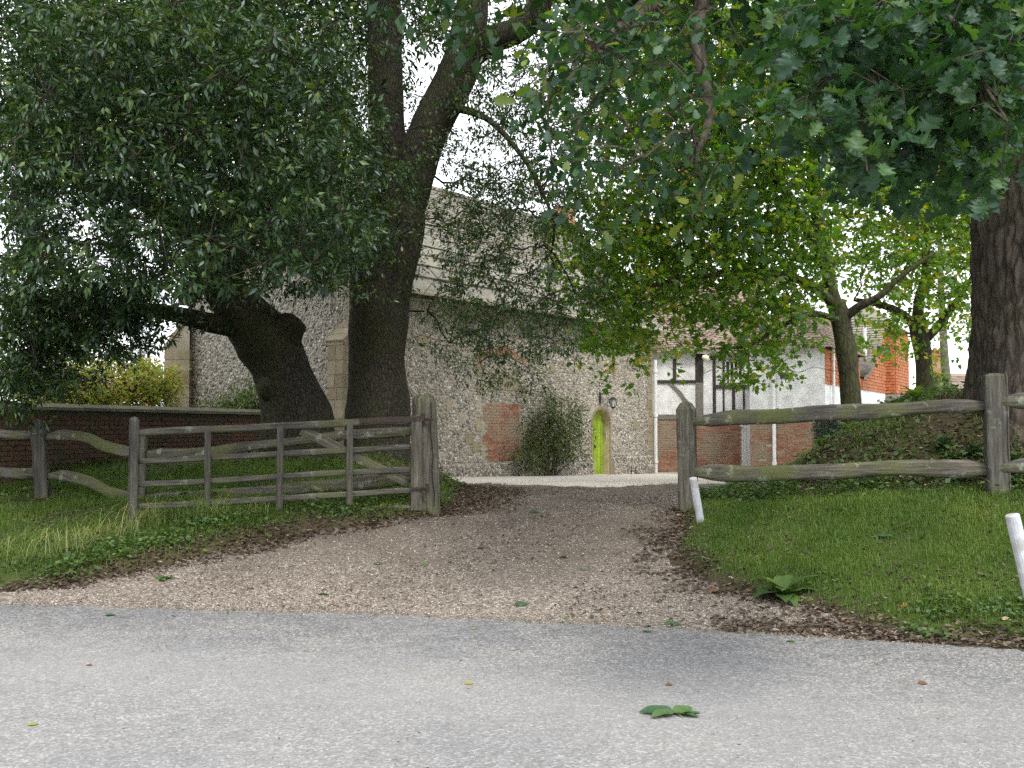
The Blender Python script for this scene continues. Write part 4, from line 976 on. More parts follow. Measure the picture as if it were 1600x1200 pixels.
def grid_sprays(rows, c0, r0, per, dmin, dmax, rng, jx=.75, mode=None):
    """spray centres from a table of leaf densities across the crown, spread through its depth"""
    out = []
    for r, row in enumerate(rows):
        for c, k in enumerate(row.split()):
            m = rng.poisson(per*(float(k)/9)**1.35)
            if m:
                px = (c0+c+.5+rng.uniform(-jx, jx, m)*.9)*50; py = (r0+r+.5+rng.uniform(-jx, jx, m)*.9)*50
                lo, hi = (dmin, dmax) if mode is None else mode(px, py)
                d = lo+(hi-lo)*rng.random(m)
                out.append(Pn(px, py, d))
    return np.concatenate(out)
def ellip_sprays(c, r, n, rng):
    v = norm(rng.normal(size=(n, 3)))*(rng.random((n, 1))**.4); return np.array(c)+v*np.array(r)
def foliate(centres, nl, length, size, rng, droop=.35, spread=.16, upn=.9, size_var=.3):
    """leaves along short twigs"""
    n = len(centres); az = rng.uniform(0, 2*np.pi, n)
    d = norm(np.stack([np.cos(az), np.sin(az), rng.normal(-droop, .4, n)], -1))
    L = length*rng.uniform(.6, 1.3, n)
    t = rng.random((n, nl)); pos = centres[:, None]+d[:, None]*(t*L[:, None])[..., None]
    lat = norm(rng.normal(size=(n, nl, 3))); lat = norm(lat-d[:, None]*np.sum(lat*d[:, None], -1, keepdims=True))
    pos = pos+lat*(rng.random((n, nl, 1))*spread)
    ax = norm(d[:, None]*rng.uniform(.2, 1, (n, nl, 1))+lat*.9+np.array([0, 0, -.25]))
    nr = np.array([0, 0, upn])+rng.normal(0, .55, (n, nl, 3)); nr = norm(nr-ax*np.sum(nr*ax, -1, keepdims=True))
    sz = size*(1+size_var*rng.normal(size=(n, nl)).clip(-2, 2))
    return pos.reshape(-1, 3), ax.reshape(-1, 3), nr.reshape(-1, 3), sz.ravel(), d, L
def tri_tubes(A, B, ra, rb, mid=None):
    """thin three-sided twigs from A to B"""
    n = len(A); t = norm(B-A); u = norm(np.cross(t, np.array([.31, .2, .93]))); w = np.cross(t, u)
    vs = []
    for Pp, r in ((A, ra), (B, rb)):
        for k in range(3):
            a = 2*math.pi*k/3; vs.append(Pp+(u*math.cos(a)+w*math.sin(a))*(np.asarray(r)[:, None] if np.ndim(r) else r))
    V_ = np.stack(vs, 1); fq = np.array([(0, 1, 4, 3), (1, 2, 5, 4), (2, 0, 3, 5)])
    return V_.reshape(-1, 3), (fq[None]+(np.arange(n)*6)[:, None, None]).reshape(-1, 4)
def crown(tree, skel, centres, nl, length, size, mat, tv, tf, seed, nodes=60, droop=.35, spread=.16, barkmat=None, name='crown', tintp=(1.6, 1.8), branch=True, gap=.0):
    rng = np.random.default_rng(seed)
    pos, ax, nr, sz, d, L = foliate(centres, nl, length, size, rng, droop, spread)
    base = np.repeat(rng.normal(0, .19, len(centres)), nl)
    tint = np.clip(rng.beta(*tintp, len(pos))+base, 0, 1)
    side = np.cross(nr, ax)
    v, f, t = stamp(tv, tf, pos, ax, side, nr, sz, tint)
    link(name, mesh_np(name, v, f, t, True), mat, tree, None, 'stuff')
    A = [centres]; B = [centres+d*L[:, None]]; RA = [np.full(len(centres), .005)]; RB = [np.full(len(centres), .0025)]
    if branch and skel is not None:
        idx = rng.choice(len(centres), min(nodes, len(centres)), replace=False); nd = centres[idx]
        D = np.linalg.norm(centres[:, None]-nd[None], axis=-1); j = D.argmin(1); dm = D[np.arange(len(j)), j]
        ok = (dm > .04) & (dm < .55)
        A.append(nd[j][ok]); B.append(centres[ok]); RA.append(np.full(ok.sum(), .005)); RB.append(np.full(ok.sum(), .003))
        S = np.concatenate(skel); dS = np.linalg.norm(nd[:, None]-S[None], axis=-1).min(1); nd = nd[np.argsort(dS)]
        T = np.concatenate([S, nd]); nS = len(S); cost = np.zeros(len(T)); load = np.ones(len(nd)); par = np.zeros(len(nd), int)
        for k in range(len(nd)):
            m = nS+k; dv = nd[k]-T[:m]; dist = np.linalg.norm(dv, axis=1)
            c = dist**1.15+.35*cost[:m]+.25*np.maximum(0, T[:m, 2]-nd[k, 2])
            p = int(c.argmin()); par[k] = p; cost[m] = cost[p]+dist[p]
        for k in range(len(nd)-1, -1, -1):
            if par[k] >= nS: load[par[k]-nS] += load[k]
        p0 = T[par]; p1 = nd; Lb = np.linalg.norm(p1-p0, axis=1)[:, None]; q = [p0]
        for t_, up_ in ((.33, .09), (.66, .07)): q.append(p0*(1-t_)+p1*t_+np.array([0, 0, 1.])*Lb*up_+rng.normal(0, 1, p0.shape)*Lb*.05)
        q.append(p1); rr = np.clip(.0065*load**.42, .006, .05)
        for i in range(3): A.append(q[i]); B.append(q[i+1]); RA.append(rr*(1-.1*i)); RB.append(rr*(1-.1*(i+1)))
    A = np.concatenate(A); B = np.concatenate(B); v, f = tri_tubes(A, B, np.concatenate(RA), np.concatenate(RB))
    link('twigs', mesh_np('twigs', v, f), barkmat or M_twig, tree, None, 'stuff')

# ---- upright holm oak (forks into two stems)
tA = empty('holm_oak', onH(-2.25, 17)); tag(tA, 'upright forked holm oak with a thick dark trunk behind the gate', 'tree', 'holm oaks beside the gate')
_, a1 = limb('trunk', px_limb((588, 770, 17, .78), (588, 735, 17, .62), (589, 690, 17, .55), (590, 640, 17, .53), (590, 560, 17, .45), (591, 500, 17, .50), (596, 455, 17, .52), (613, 390, 17, .47), (620, 340, 17, .45), (612, 300, 17, .40)), M_ilexbark, tA, 28, .07, 3, .12)
_, a2 = limb('stem', px_limb((610, 345, 17, .42), (606, 280, 17, .34), (604, 200, 17, .31), (602, 100, 17, .30), (599, 0, 17.1, .28), (596, -150, 17.2, .24), (600, -400, 17.5, .12)), M_ilexbark, tA, 20, .09, 5)
_, a3 = limb('stem', px_limb((618, 350, 17, .40), (640, 290, 16.9, .36), (660, 225, 16.8, .33), (695, 155, 16.7, .32), (722, 95, 16.6, .31), (736, 30, 16.6, .27), (740, -60, 16.6, .22), (750, -300, 16.6, .1)), M_ilexbark, tA, 20, .09, 6)
_, a4 = limb('limb', px_limb((722, 95, 16.6, .24), (765, 65, 16.4, .22), (805, 50, 16.2, .20), (838, 20, 16, .19), (858, -30, 15.8, .17), (900, -120, 15.2, .14), (960, -180, 14.5, .08)), M_ilexbark, tA, 16, .10, 7)
_, a5 = limb('limb', px_limb((606, 300, 17, .16), (560, 220, 16.4, .12), (500, 150, 15.6, .09), (440, 60, 15, .06), (410, -40, 14.6, .04)), M_ilexbark, tA, 10, .1, 8)
_, a6 = limb('limb', px_limb((690, 165, 16.7, .09), (760, 185, 16.3, .05), (820, 250, 15.8, .035), (856, 320, 15.5, .025), (866, 350, 15.4, .012)), M_ilexbark, tA, 10, .1, 9)
rngA = np.random.default_rng(21)
mapA = ['2 3 2 4 5 4 2 2 3 3', '2 4 2 3 1 4 4 2 3 4', '4 5 2 2 1 4 5 5 5 4', '5 6 3 3 2 5 6 5 5 4', '5 6 4 4 5 4 5 5 6 5', '6 7 6 6 1 6 7 7 6 5',
        '6 8 7 6 4 7 7 5 5 5', '6 8 6 4 3 7 7 5 3 5', '3 5 4 2 2 6 7 4 3 3', '0 0 0 0 3 6 7 7 5 4', '0 0 0 0 2 5 6 6 5 2', '0 0 0 0 0 3 4 2 0 0']
cA = grid_sprays(mapA, 9, 0, 46, 14.2, 19.5, rngA, .6)
cA = np.concatenate([cA, grid_sprays(['3 3 0 0', '4 4 0 0', '5 5 1 0', '6 7 3 0', '6 8 5 2', '6 7 5 1', '2 4 3 0'], 9, 2, 34, 13.2, 16.2, rngA, .6)])
upA = np.concatenate([ellip_sprays((-2.0, 17.3, 11.0), (4.5, 4.5, 3.0), 1500, rngA), ellip_sprays((-4.6, 20.2, 10.2), (3.2, 2.6, 2.2), 900, rngA)])  # second leaf mass added in the sun's path to shade the church gable
skA = [a1, a2, a3, a4, a5, a6]
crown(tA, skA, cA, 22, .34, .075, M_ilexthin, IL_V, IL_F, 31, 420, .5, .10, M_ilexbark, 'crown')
crown(tA, skA, upA, 14, .8, .13, M_ilex, IL_V, IL_F, 32, 60, .3, .35, M_ilexbark, 'upper_crown')

# ---- leaning holm oak
tB = empty('holm_oak', onH(-3.5, 16.3)); tag(tB, 'leaning holm oak with a massive tilted trunk and broken stub on the left', 'tree', 'holm oaks beside the gate')
_, b1s = limb('trunk', px_limb((490, 770, 16.3, .80), (480, 730, 16.3, .68), (468, 690, 16.3, .57), (462, 645, 16.3, .52), (449, 600, 16.3, .49), (434, 560, 16.2, .45), (412, 528, 16.1, .47), (388, 500, 16, .41), (362, 470, 15.9, .33), (340, 440, 15.8, .27)), M_ilexbark, tB, 28, .13, 11, .12)
_, b2s = limb('limb', px_limb((375, 490, 15.95, .34), (345, 450, 15.8, .28), (325, 410, 15.6, .23), (300, 365, 15.3, .18), (255, 330, 14.9, .16), (200, 305, 14.4, .14), (130, 285, 13.8, .11), (60, 240, 13.2, .08)), M_ilexbark, tB, 16, .12, 12)
_, b3s = limb('limb', px_limb((392, 512, 16.05, .22), (340, 506, 15.7, .16), (295, 495, 15.3, .13), (240, 486, 14.9, .115), (150, 485, 14.4, .10), (70, 478, 14, .09), (-60, 460, 13.5, .06)), M_ilexbark, tB, 14, .12, 13)
_, b4s = limb('broken_stub', px_limb((420, 556, 16.15, .36), (438, 530, 16.0, .30), (451, 512, 15.95, .235), (460, 501, 15.9, .20), (464, 496, 15.9, .11)), M_ilexbark, tB, 20, .3, 14, .08, 3.)
_, b5s = limb('limb', px_limb((350, 455, 15.8, .18), (385, 380, 15.6, .15), (400, 300, 15.3, .13), (390, 200, 15, .11), (370, 80, 14.5, .09), (340, -80, 14, .06)), M_ilexbark, tB, 12, .1, 15)
_, b6s = limb('knot', px_limb((440, 610, 16.25, .30), (418, 604, 15.95, .21), (408, 602, 15.85, .12)), M_ilexbark, tB, 12, .15, 16)
rngB = np.random.default_rng(22)
mapB = ['6 8 9 9 9 9 9 9 5 1 3 1', '3 8 9 9 9 9 9 9 6 2 3 0', '7 9 9 9 9 9 9 9 8 6 4 1', '9 9 9 9 9 9 8 6 6 6 5 1', '9 8 7 8 9 9 9 8 7 6 6 2', '8 7 5 6 8 8 8 8 8 7 6 3',
        '8 6 4 5 6 7 8 8 8 8 7 3', '8 6 5 4 5 6 8 8 7 7 7 4', '8 8 7 7 6 6 7 4 4 3 3 0', '8 8 8 8 7 3 1 0 0 0 0 0', '8 8 7 6 3 0 0 0 0 0 0 0', '8 6 3 1 0 0 0 0 0 0 0 0', '4 1 0 0 0 0 0 0 0 0 0 0']
def dB(px, py):
    near = np.where(py > 440, 12.3, 9.3); far_ = np.where(py > 440, 14.2, 17.); return near, far_
cB = grid_sprays(mapB, 0, 0, 56, 9.5, 15.5, rngB, .6, dB)
upB = np.concatenate([ellip_sprays((-6.5, 13.2, 8.6), (4.5, 4.0, 2.6), 1500, rngB), ellip_sprays((-10.5, 13, 5.5), (2.2, 3.5, 3.5), 500, rngB), ellip_sprays((-5.6, 19.8, 8.8), (3.2, 3.0, 2.4), 700, rngB)])  # last leaf mass added above the church gable to keep it in shade
skB = [b1s, b2s, b3s, b5s]
crown(tB, skB, cB, 26, .30, .080, M_ilex, IL_V, IL_F, 33, 500, .35, .09, M_ilexbark, 'crown')
crown(tB, skB, upB, 14, .8, .13, M_ilex, IL_V, IL_F, 34, 60, .3, .35, M_ilexbark, 'upper_crown')

# ---- field maples
t1 = empty('maple_tree', onH(6.55, 20)); tag(t1, 'maple with a forked mossy trunk in front of the white house', 'tree', 'maples behind the mound')
_, m1 = limb('trunk', px_limb((1340, 730, 20, .29), (1334, 680, 20, .23), (1330, 640, 20, .195), (1325, 580, 20, .185), (1321, 545, 20, .20), (1316, 520, 20, .185), (1311, 490, 20, .20), (1305, 470, 20, .17)), M_maplebark, t1, 18, .10, 41, .12)
_, m2_ = limb('limb', px_limb((1308, 485, 20, .15), (1296, 440, 19.9, .125), (1283, 370, 19.8, .13), (1270, 280, 19.7, .11), (1262, 160, 19.6, .09), (1250, 0, 19.5, .06), (1245, -160, 19.5, .04)), M_maplebark, t1, 12, .09, 42)
_, m3_ = limb('limb', px_limb((1315, 500, 20, .11), (1340, 480, 19.8, .085), (1375, 462, 19.6, .065), (1410, 430, 19.5, .05), (1460, 395, 19.4, .03)), M_maplebark, t1, 10, .09, 43)
_, m4_ = limb('limb', px_limb((1305, 478, 20, .11), (1265, 445, 19.5, .085), (1200, 425, 19, .07), (1110, 430, 18.5, .055), (1020, 445, 18, .04), (940, 470, 17.6, .025)), M_maplebark, t1, 10, .08, 44)
_, m5_ = limb('limb', px_limb((1290, 420, 19.9, .10), (1240, 320, 19.3, .08), (1180, 240, 18.8, .07), (1110, 160, 18.2, .05), (1040, 60, 17.8, .03), (1000, -60, 17.5, .02)), M_maplebark, t1, 10, .08, 45)
_, m6_ = limb('limb', px_limb((1308, 500, 20, .07), (1270, 490, 19.6, .055), (1220, 510, 19.3, .04), (1170, 540, 19, .028), (1120, 545, 18.8, .015)), M_maplebark, t1, 8, .08, 46)
rng1 = np.random.default_rng(23)
map1 = ['2 4 6 7 8 8 8 7 6', '2 4 6 7 8 8 8 7 6', '2 4 6 7 8 8 8 8 7', '2 4 6 7 7 8 8 8 7', '1 3 6 7 8 8 8 8 7', '1 4 6 7 8 8 8 8 7', '1 5 7 7 8 8 8 8 7', '4 6 8 8 8 8 8 8 7', '3 6 8 8 8 8 9 8 7', '1 7 9 8 7 8 9 8 5', '0 6 8 6 3 4 8 6 1', '0 1 2 1 0 1 4 3 0', '0 0 0 0 0 0 0 1 0']
c1 = np.concatenate([grid_sprays(map1, 17, 0, 40, 16.8, 22, rng1, .55), grid_sprays(map1[:9], 17, 0, 24, 17.5, 23, rng1, .6)])
up1 = ellip_sprays((4.6, 19.5, 11.2), (4.6, 4., 3.2), 220, rng1)
sk1 = [m1, m2_, m3_, m4_, m5_, m6_]
crown(t1, sk1, c1, 11, .38, .105, M_maple, MP_V, MP_F, 35, 400, .3, .15, M_maplebark, 'crown', (1.5, 2.0))
crown(t1, sk1, up1, 10, .8, .17, M_maple, IL_V*np.array([1, 1.8, 1]), IL_F, 36, 40, .3, .4, M_maplebark, 'upper_crown')
t2 = empty('maple_tree', onH(9.7, 24)); tag(t2, 'slimmer maple with a forked trunk right of the orange tiled gable', 'tree', 'maples behind the mound')
_, n1 = limb('trunk', px_limb((1450, 720, 24, .30), (1448, 660, 24, .23), (1445, 600, 24, .20), (1442, 560, 24, .20), (1437, 525, 24, .21), (1432, 495, 24, .19)), M_maplebark, t2, 16, .1, 51, .12)
_, n2 = limb('limb', px_limb((1434, 510, 24, .15), (1436, 470, 24, .13), (1448, 420, 24, .11), (1444, 320, 24, .08), (1458, 180, 24, .06), (1462, 0, 24, .04)), M_maplebark, t2, 10, .1, 52)
_, n3 = limb('limb', px_limb((1432, 510, 24, .12), (1405, 488, 23.8, .10), (1375, 476, 23.6, .08), (1335, 468, 23.4, .05)), M_maplebark, t2, 10, .1, 53)
_, n4 = limb('limb', px_limb((1440, 535, 24, .12), (1462, 515, 23.9, .10), (1480, 490, 23.8, .09), (1505, 455, 23.7, .06), (1540, 400, 23.6, .04)), M_maplebark, t2, 10, .1, 54)
rng2 = np.random.default_rng(24)
map2 = ['6 5 4 4 4 4', '6 5 4 4 4 4', '6 6 5 4 4 4', '7 6 6 5 4 4', '7 7 6 6 5 4', '7 7 7 7 6 5', '7 7 8 7 7 6', '5 7 8 7 7 6', '4 7 8 8 8 7', '3 6 7 7 7 6', '2 5 3 2 3 4', '0 0 0 0 0 1']
c2 = np.concatenate([grid_sprays(map2, 26, 0, 44, 20.5, 27, rng2, .7), grid_sprays(map2[:8], 26, 0, 30, 21, 27, rng2, .7)]); up2 = ellip_sprays((10, 24, 12), (4, 4, 3.2), 350, rng2)
crown(t2, [n1, n2, n3, n4], c2, 11, .42, .11, M_maple, MP_V, MP_F, 37, 220, .3, .16, M_maplebark, 'crown', (1.7, 1.6))
crown(t2, [n1, n2, n3, n4], up2, 10, .8, .18, M_maple, IL_V*np.array([1, 1.8, 1]), IL_F, 38, 20, .3, .4, M_maplebark, 'upper_crown')
# ---- slender pale tree
t3 = empty('young_tree', onH(13.6, 32)); tag(t3, 'slender pale-barked tree between the second maple and the distant red roof', 'tree')
_, y1 = limb('trunk', px_limb((1487, 700, 32, .2), (1483, 630, 32, .15), (1476, 560, 32, .13), (1472, 480, 32, .11), (1468, 350, 32, .07), (1466, 200, 32, .04)), M_palebark, t3, 10, .06, 61, .3)
rng3 = np.random.default_rng(25)
c3 = np.concatenate([ellip_sprays(P(1470, 330, 32), (1.7, 1.6, 2.6), 200, rng3), ellip_sprays(P(1500, 520, 32), (.9, .9, .6), 22, rng3), ellip_sprays(P(1465, 600, 32), (.35, .4, .5), 25, rng3), ellip_sprays(P(1520, 490, 32), (.9, .7, .3), 18, rng3)])
crown(t3, [y1], c3, 10, .5, .12, M_maple, IL_V*np.array([1, 1.7, 1]), IL_F, 39, 20, .5, .18, M_palebark, 'crown', (1.6, 1.4))

# ---- big oak on the right
tO = empty('oak_tree', onH(6.25, 12.2)); tag(tO, 'big oak with deeply furrowed trunk at the right edge behind the fence', 'tree')
def oak_trunk():
    spec = px_limb((1640, 790, 12.2, 1.25), (1636, 735, 12.2, 1.02), (1630, 690, 12.2, .92), (1626, 640, 12.2, .83), (1624, 560, 12.2, .78), (1624, 420, 12.2, .77), (1626, 250, 12.2, .76), (1628, 60, 12.3, .74), (1630, -150, 12.4, .66), (1630, -450, 12.5, .5))
    C, R_ = catmull([s[0] for s in spec], [s[1] for s in spec], .045); n = 150; vs = []; fs = []
    for i, p in enumerate(C):
        for q in range(n):
            a = 2*math.pi*q/n; d = np.array([math.cos(a), math.sin(a), 0])
            arc = a*R_[i]
            w = .35*mnoise.noise((arc*2, p[2]*1.2, 3.1))
            vd = mnoise.voronoi(Vector((math.cos(a)*7.5+w, math.sin(a)*7.5, p[2]*2.3+w*2)))[0]
            rid = min(1, (vd[1]-vd[0])*2.6)
            buttr = max(0, 1-(p[2]-1.7)/1.1)
            k = R_[i]*(1+.05*mnoise.noise(Vector((d[0]*1.3, d[1]*1.3, p[2]*.6)))+.10*buttr*math.sin(a*5+1))
            vs.append(p+d*(k-.035*(1-rid)+.012*mnoise.noise(Vector((d[0]*16, d[1]*16, p[2]*9)))))
    for i in range(len(C)-1):
        for q in range(n): a = i*n+q; b = i*n+(q+1) % n; fs.append((a, b, b+n, a+n))
    return link('trunk', mesh_np('trunk', np.array(vs), np.array(fs), None, True), M_oakbark, tO), C
_, o1 = oak_trunk()
_, o2 = limb('limb', px_limb((1610, 40, 12.2, .34), (1540, 20, 10.4, .26), (1470, 40, 8.6, .17), (1410, 60, 7, .11), (1370, 70, 5.6, .06), (1330, 90, 4.7, .03)), M_oakbark, tO, 14, .1, 72)
_, o3 = limb('limb', px_limb((1615, -40, 12.3, .36), (1450, -140, 11, .28), (1280, -140, 9.8, .2), (1120, -60, 8.8, .12), (1000, 20, 8.2, .07), (930, 90, 7.8, .035)), M_oakbark, tO, 14, .1, 73)
_, o4 = limb('limb', px_limb((1640, -80, 12.3, .3), (1600, -150, 9.5, .22), (1560, -60, 7, .12), (1540, 40, 5.4, .06), (1530, 120, 4.6, .03)), M_oakbark, tO, 12, .1, 74)
_, o5 = limb('limb', px_limb((1110, -60, 8.7, .08), (1090, 60, 8.5, .06), (1110, 170, 8.3, .045), (1090, 240, 8.1, .02)), M_oakbark, tO, 8, .1, 75)
rngO = np.random.default_rng(26)
mapM = ['0 3 6 6 4 3 2 2 2 4', '0 4 7 6 4 2 1 1 2 4', '4 6 7 6 4 3 2 1 1 2', '2 5 5 5 5 4 3 2 1 2', '1 4 5 4 5 6 3 1 0 2', '0 3 4 3 3 4 4 2 0 0', '0 2 3 2 2 3 3 1 0 0', '0 0 1 0 0 0 0 0 0 0']
cM = grid_sprays(mapM, 16, 0, 12, 6.6, 9.3, rngO, .6)
upO = np.concatenate([ellip_sprays((5.0, 11.2, 8.2), (5.2, 4.0, 2.6), 700, rngO), ellip_sprays((1.5, 9.4, 6.6), (3.2, 2.2, 1.4), 260, rngO)])
skO = [o1, o2, o3, o4, o5]
crown(tO, skO, cM, 8, .26, .088, M_oak, OKM_V, OKM_F, 40, 160, .3, .12, M_twig, 'crown', (1.5, 2.2))
crown(tO, skO, upO, 12, .8, .17, M_oak, IL_V*np.array([1, 1.7, 1]), IL_F, 41, 50, .3, .4, M_twig, 'upper_crown')
mapN = ['3 6 7 8 8 8 9 9', '2 5 6 7 7 8 9 9', '3 6 7 7 7 6 8 8', '2 3 5 6 7 6 8 8', '1 2 3 7 8 7 7 8', '0 0 1 3 3 4 3 3', '0 0 0 0 0 0 0 0']
cN = grid_sprays(mapN, 24, 0, 9.5, 4.0, 6.4, rngO, .55, lambda px, py: (np.where(px > 1480, 3.9, 4.1), np.where(px > 1480, 6.8, 5.6)))
cN2 = grid_sprays(['9 9 9 9 9 9 9 9'], 26, -1, 9, 4.0, 6.4, rngO, .55)
pos, ax, nr, sz, d, L = foliate(np.concatenate([cN, cN2]), 8, .20, .100, rngO, .35, .05, .9, .18)
tint = np.clip(rngO.beta(1.4, 2.2, len(pos)), 0, 1)
order = np.argsort(pos[:, 1]+np.where((pos[:, 0]/pos[:, 1] > .5) | ((pos[:, 2]-EYE)/pos[:, 1] > .42), 100, 0))
near_i, rest_i = order[:300], order[300:]
lv = []; lvv = []
for s in range(10):
    r = np.random.default_rng(90+s); vv = OKF_V.copy(); vv[:, 1] *= r.uniform(.8, 1.2); vv[:, 2] += r.uniform(-.5, .12)*vv[:, 0]**2+r.uniform(-.35, .35)*vv[:, 1]*vv[:, 0]+r.uniform(.0, .9)*np.abs(vv[:, 1])**1.3
    vv[:, 1] += r.uniform(-.08, .08)*np.sin(vv[:, 0]*4+s); vv[:, 2] += .035*np.sin(vv[:, 0]*13+s)*np.sign(vv[:, 1])
    me = mesh_np('leaf', vv, OKF_F, np.full(len(vv), np.quantile(tint, (s+.5)/10)), True); me.materials.append(M_oak); lv.append(me); lvv.append(vv)
side = np.cross(nr, ax)
for k in near_i:
    s = sz[k]; a, b, c, p = ax[k], side[k], nr[k], pos[k]
    link('leaf', lv[int(RNG.integers(10))], None, tO, Matrix([[a[i]*s, b[i]*s, c[i]*s, p[i]] for i in range(3)]+[[0, 0, 0, 1]]))
vs_, fs_, ts_ = [], [], []; nv_ = 0
for s in range(10):
    ri = rest_i[s::10]; v, f, t = stamp(lvv[s], OKF_F, pos[ri], ax[ri], side[ri], nr[ri], sz[ri], tint[ri]); vs_.append(v); fs_.append(f+nv_); ts_.append(t); nv_ += len(v)
v, f, t = np.concatenate(vs_), np.concatenate(fs_), np.concatenate(ts_)
link('leaf_spray', mesh_np('leaf_spray', v, f, t, True), M_oak, tO, None, 'stuff')
cc_ = np.concatenate([cN, cN2]); nd = cc_[rngO.choice(len(cc_), 110, replace=False)]; j = np.linalg.norm(cc_[:, None]-nd[None], axis=-1).argmin(1)
S = np.concatenate([o2, o4]); j2 = np.linalg.norm(nd[:, None]-S[None], axis=-1).argmin(1)
v, f = tri_tubes(np.concatenate([cc_, nd[j], S[j2]]), np.concatenate([cc_+d*L[:, None], cc_+.002, nd]), np.concatenate([np.full(len(cc_), .003), np.full(len(cc_), .005), np.full(len(nd), .008)]), np.concatenate([np.full(len(cc_), .0015), np.full(len(cc_), .003), np.full(len(nd), .004)]))
link('twigs', mesh_np('twigs', v, f), M_twig, tO, None, 'stuff')

# ------------------------------------------------------------------ shrubs and plants
def bush(name, label, cat, base, blobs, nl, length, size, mat, seed, tv=IL_V, tf=IL_F, droop=0., spread=.15, tintp=(1.6, 1.6), stems=9, group=None, stem_r=.02):
    rng = np.random.default_rng(seed); r = empty(name, base); tag(r, label, cat, group)
    c = np.concatenate([ellip_sprays(p, rad, n, rng) for p, rad, n in blobs])
    sk = []; mb = MB(); b = np.array(base)
    for k in range(stems):
        tgt = c[rng.integers(len(c))]; m = b*.5+tgt*.5+rng.normal(0, .1, 3)+np.array([0, 0, .1]); pts, rr = catmull([b+np.append(rng.normal(0, .06, 2), -.08), m, tgt], [stem_r, stem_r*.7, stem_r*.3], .2); sk.append(pts)
        mb.tube(pts, rr, 5)
    mb.build('stem', M_twig, r)
    crown(r, sk, c, nl, length, size, mat, tv, tf, seed+1, 25, droop, spread, M_twig, 'foliage', tintp)
    return r
def D_(px, py, d): return tuple(P(px, py, d))
bw = lambda a, out: C0+CU*a+CN*out
rb = bw(6.75, .5); rb = np.array([rb[0], rb[1], float(H(rb[0], rb[1]))])
bush('climbing_rose', 'straggly rose shrub growing against the flint wall left of the green door', 'shrub', rb,
     [(rb+np.array([0, 0, 1.0]), (1.0, .6, .75), 150), (rb+CU*.6+UP*1.75, (.75, .5, .5), 70), (rb-CU*.7+UP*2.3, (.6, .2, .9), 18), (rb+CU*1.0+UP*.95, (.6, .5, .75), 70), (rb-CU*1.0+UP*.5, (.7, .4, .4), 40)], 16, .42, .085, M_shrub, 101, stems=14, spread=.2)
bush('smoke_bush', 'yellow-green smoke bush with pinkish tips above the garden wall', 'bush', onH(-9.5, 24),
     [(P(180, 610, 23), (1.2, 1.2, .75), 480), (P(110, 620, 22), (1.0, 1., .6), 320), (P(232, 605, 24), (.6, .8, .5), 240), (P(110, 500, 24), (1.3, 1.3, .9), 300), (P(70, 590, 21), (.9, .8, .7), 200)], 12, .4, .085, M_smoke, 103, IL_V*np.array([1, 1.7, 1]), IL_F, -.2, .18, (1.6, 1.5), 10)
cb_ = bush('cypress_tree', 'dark blue-green cypress rising behind the smoke bush', 'tree', onH(-14.2, 40),
     [(P(218, 590, 40), (.65, .6, 1.6), 150), (P(214, 520, 40), (.5, .5, 1.4), 110), (P(212, 470, 40), (.35, .3, 1.2), 60)], 14, .5, .11, M_conif, 105, IL_V*np.array([1, .8, 1]), IL_F, -.8, .12, (1.5, 1.5), 3, stem_r=.08)
gpos = C0+CG*3.6-CU*.5; gpos[2] = float(H(gpos[0], gpos[1]))
bush('yellow_shrub', 'low yellow-green shrub at the foot of the church gable behind the wall', 'shrub', gpos, [(P(380, 632, 23.6), (.55, .3, .3), 70), (P(405, 630, 23.4), (.35, .3, .25), 40), (P(345, 640, 24), (.5, .3, .25), 40), (P(395, 605, 23.8), (.3, .2, .4), 18)], 10, .3, .07, M_bright, 107, IL_V*np.array([1, 1.4, 1]), IL_F, -.2, .12)
hx = onH(7.35, 23.6)
bush('clipped_hedge', 'dark green clipped hedge between the brick house wall and the maple', 'hedge', hx, [(P(1300, 685, 23.6), (.42, .8, .45), 330), (P(1300, 665, 23.6), (.40, .7, .25), 120), (P(1310, 708, 23.6), (.5, .6, .35), 160)], 14, .14, .045, M_conif, 109, IL_V*np.array([1, 1.3, 1]), IL_F, -.3, .08, (1.5, 1.5), 8)

BL_V, BL_F = broad_leaf(.24, 7, .28)
def rosette(name, label, cat, base, n, size, mat, seed, rise=(.2, .9), width=1.0, group=None, tilt=None):
    rng = np.random.default_rng(seed); r = empty(name, base); tag(r, label, cat, group); b = np.array(base)
    for k in range(n):
        az = 2*math.pi*(k+.3*rng.random())/n*1.0+rng.uniform(-.3, .3); el = rng.uniform(*rise)
        a = np.array([math.cos(az)*math.cos(el), math.sin(az)*math.cos(el), math.sin(el)]); up = norm(UP-a*np.dot(UP, a)); s = np.cross(up, a); L = size*rng.uniform(.75, 1.2)
        vv = BL_V.copy(); vv[:, 1] *= width*rng.uniform(.85, 1.2); vv[:, 2] -= rng.uniform(.15, .5)*vv[:, 0]**2; vv[:, 2] += .03*np.sin(vv[:, 0]*14+k)*np.sign(vv[:, 1]); vv *= L
        V_ = b+vv[:, :1]*a+vv[:, 1:2]*s+vv[:, 2:]*up+UP*.01
        V_[:, 2] = np.maximum(V_[:, 2], H(V_[:, 0], V_[:, 1])+.008)
        link('leaf', mesh_np('leaf', V_, BL_F, np.full(len(V_), rng.random()), True), mat, r)
    return r
rosette('comfrey_plant', 'broad-leaved green plant at the edge of the lawn by the gravel', 'plant', onH(*P(1225, 912, 8.75).xy), 15, .30, M_weed, 121, (.05, 1.25), 1.15)
rosette('foxglove_plant', 'bright green foxglove rosette on top of the leafy mound', 'plant', onH(*P(1430, 660, 14).xy), 9, .3, M_bright, 122, (.5, 1.3), .8)
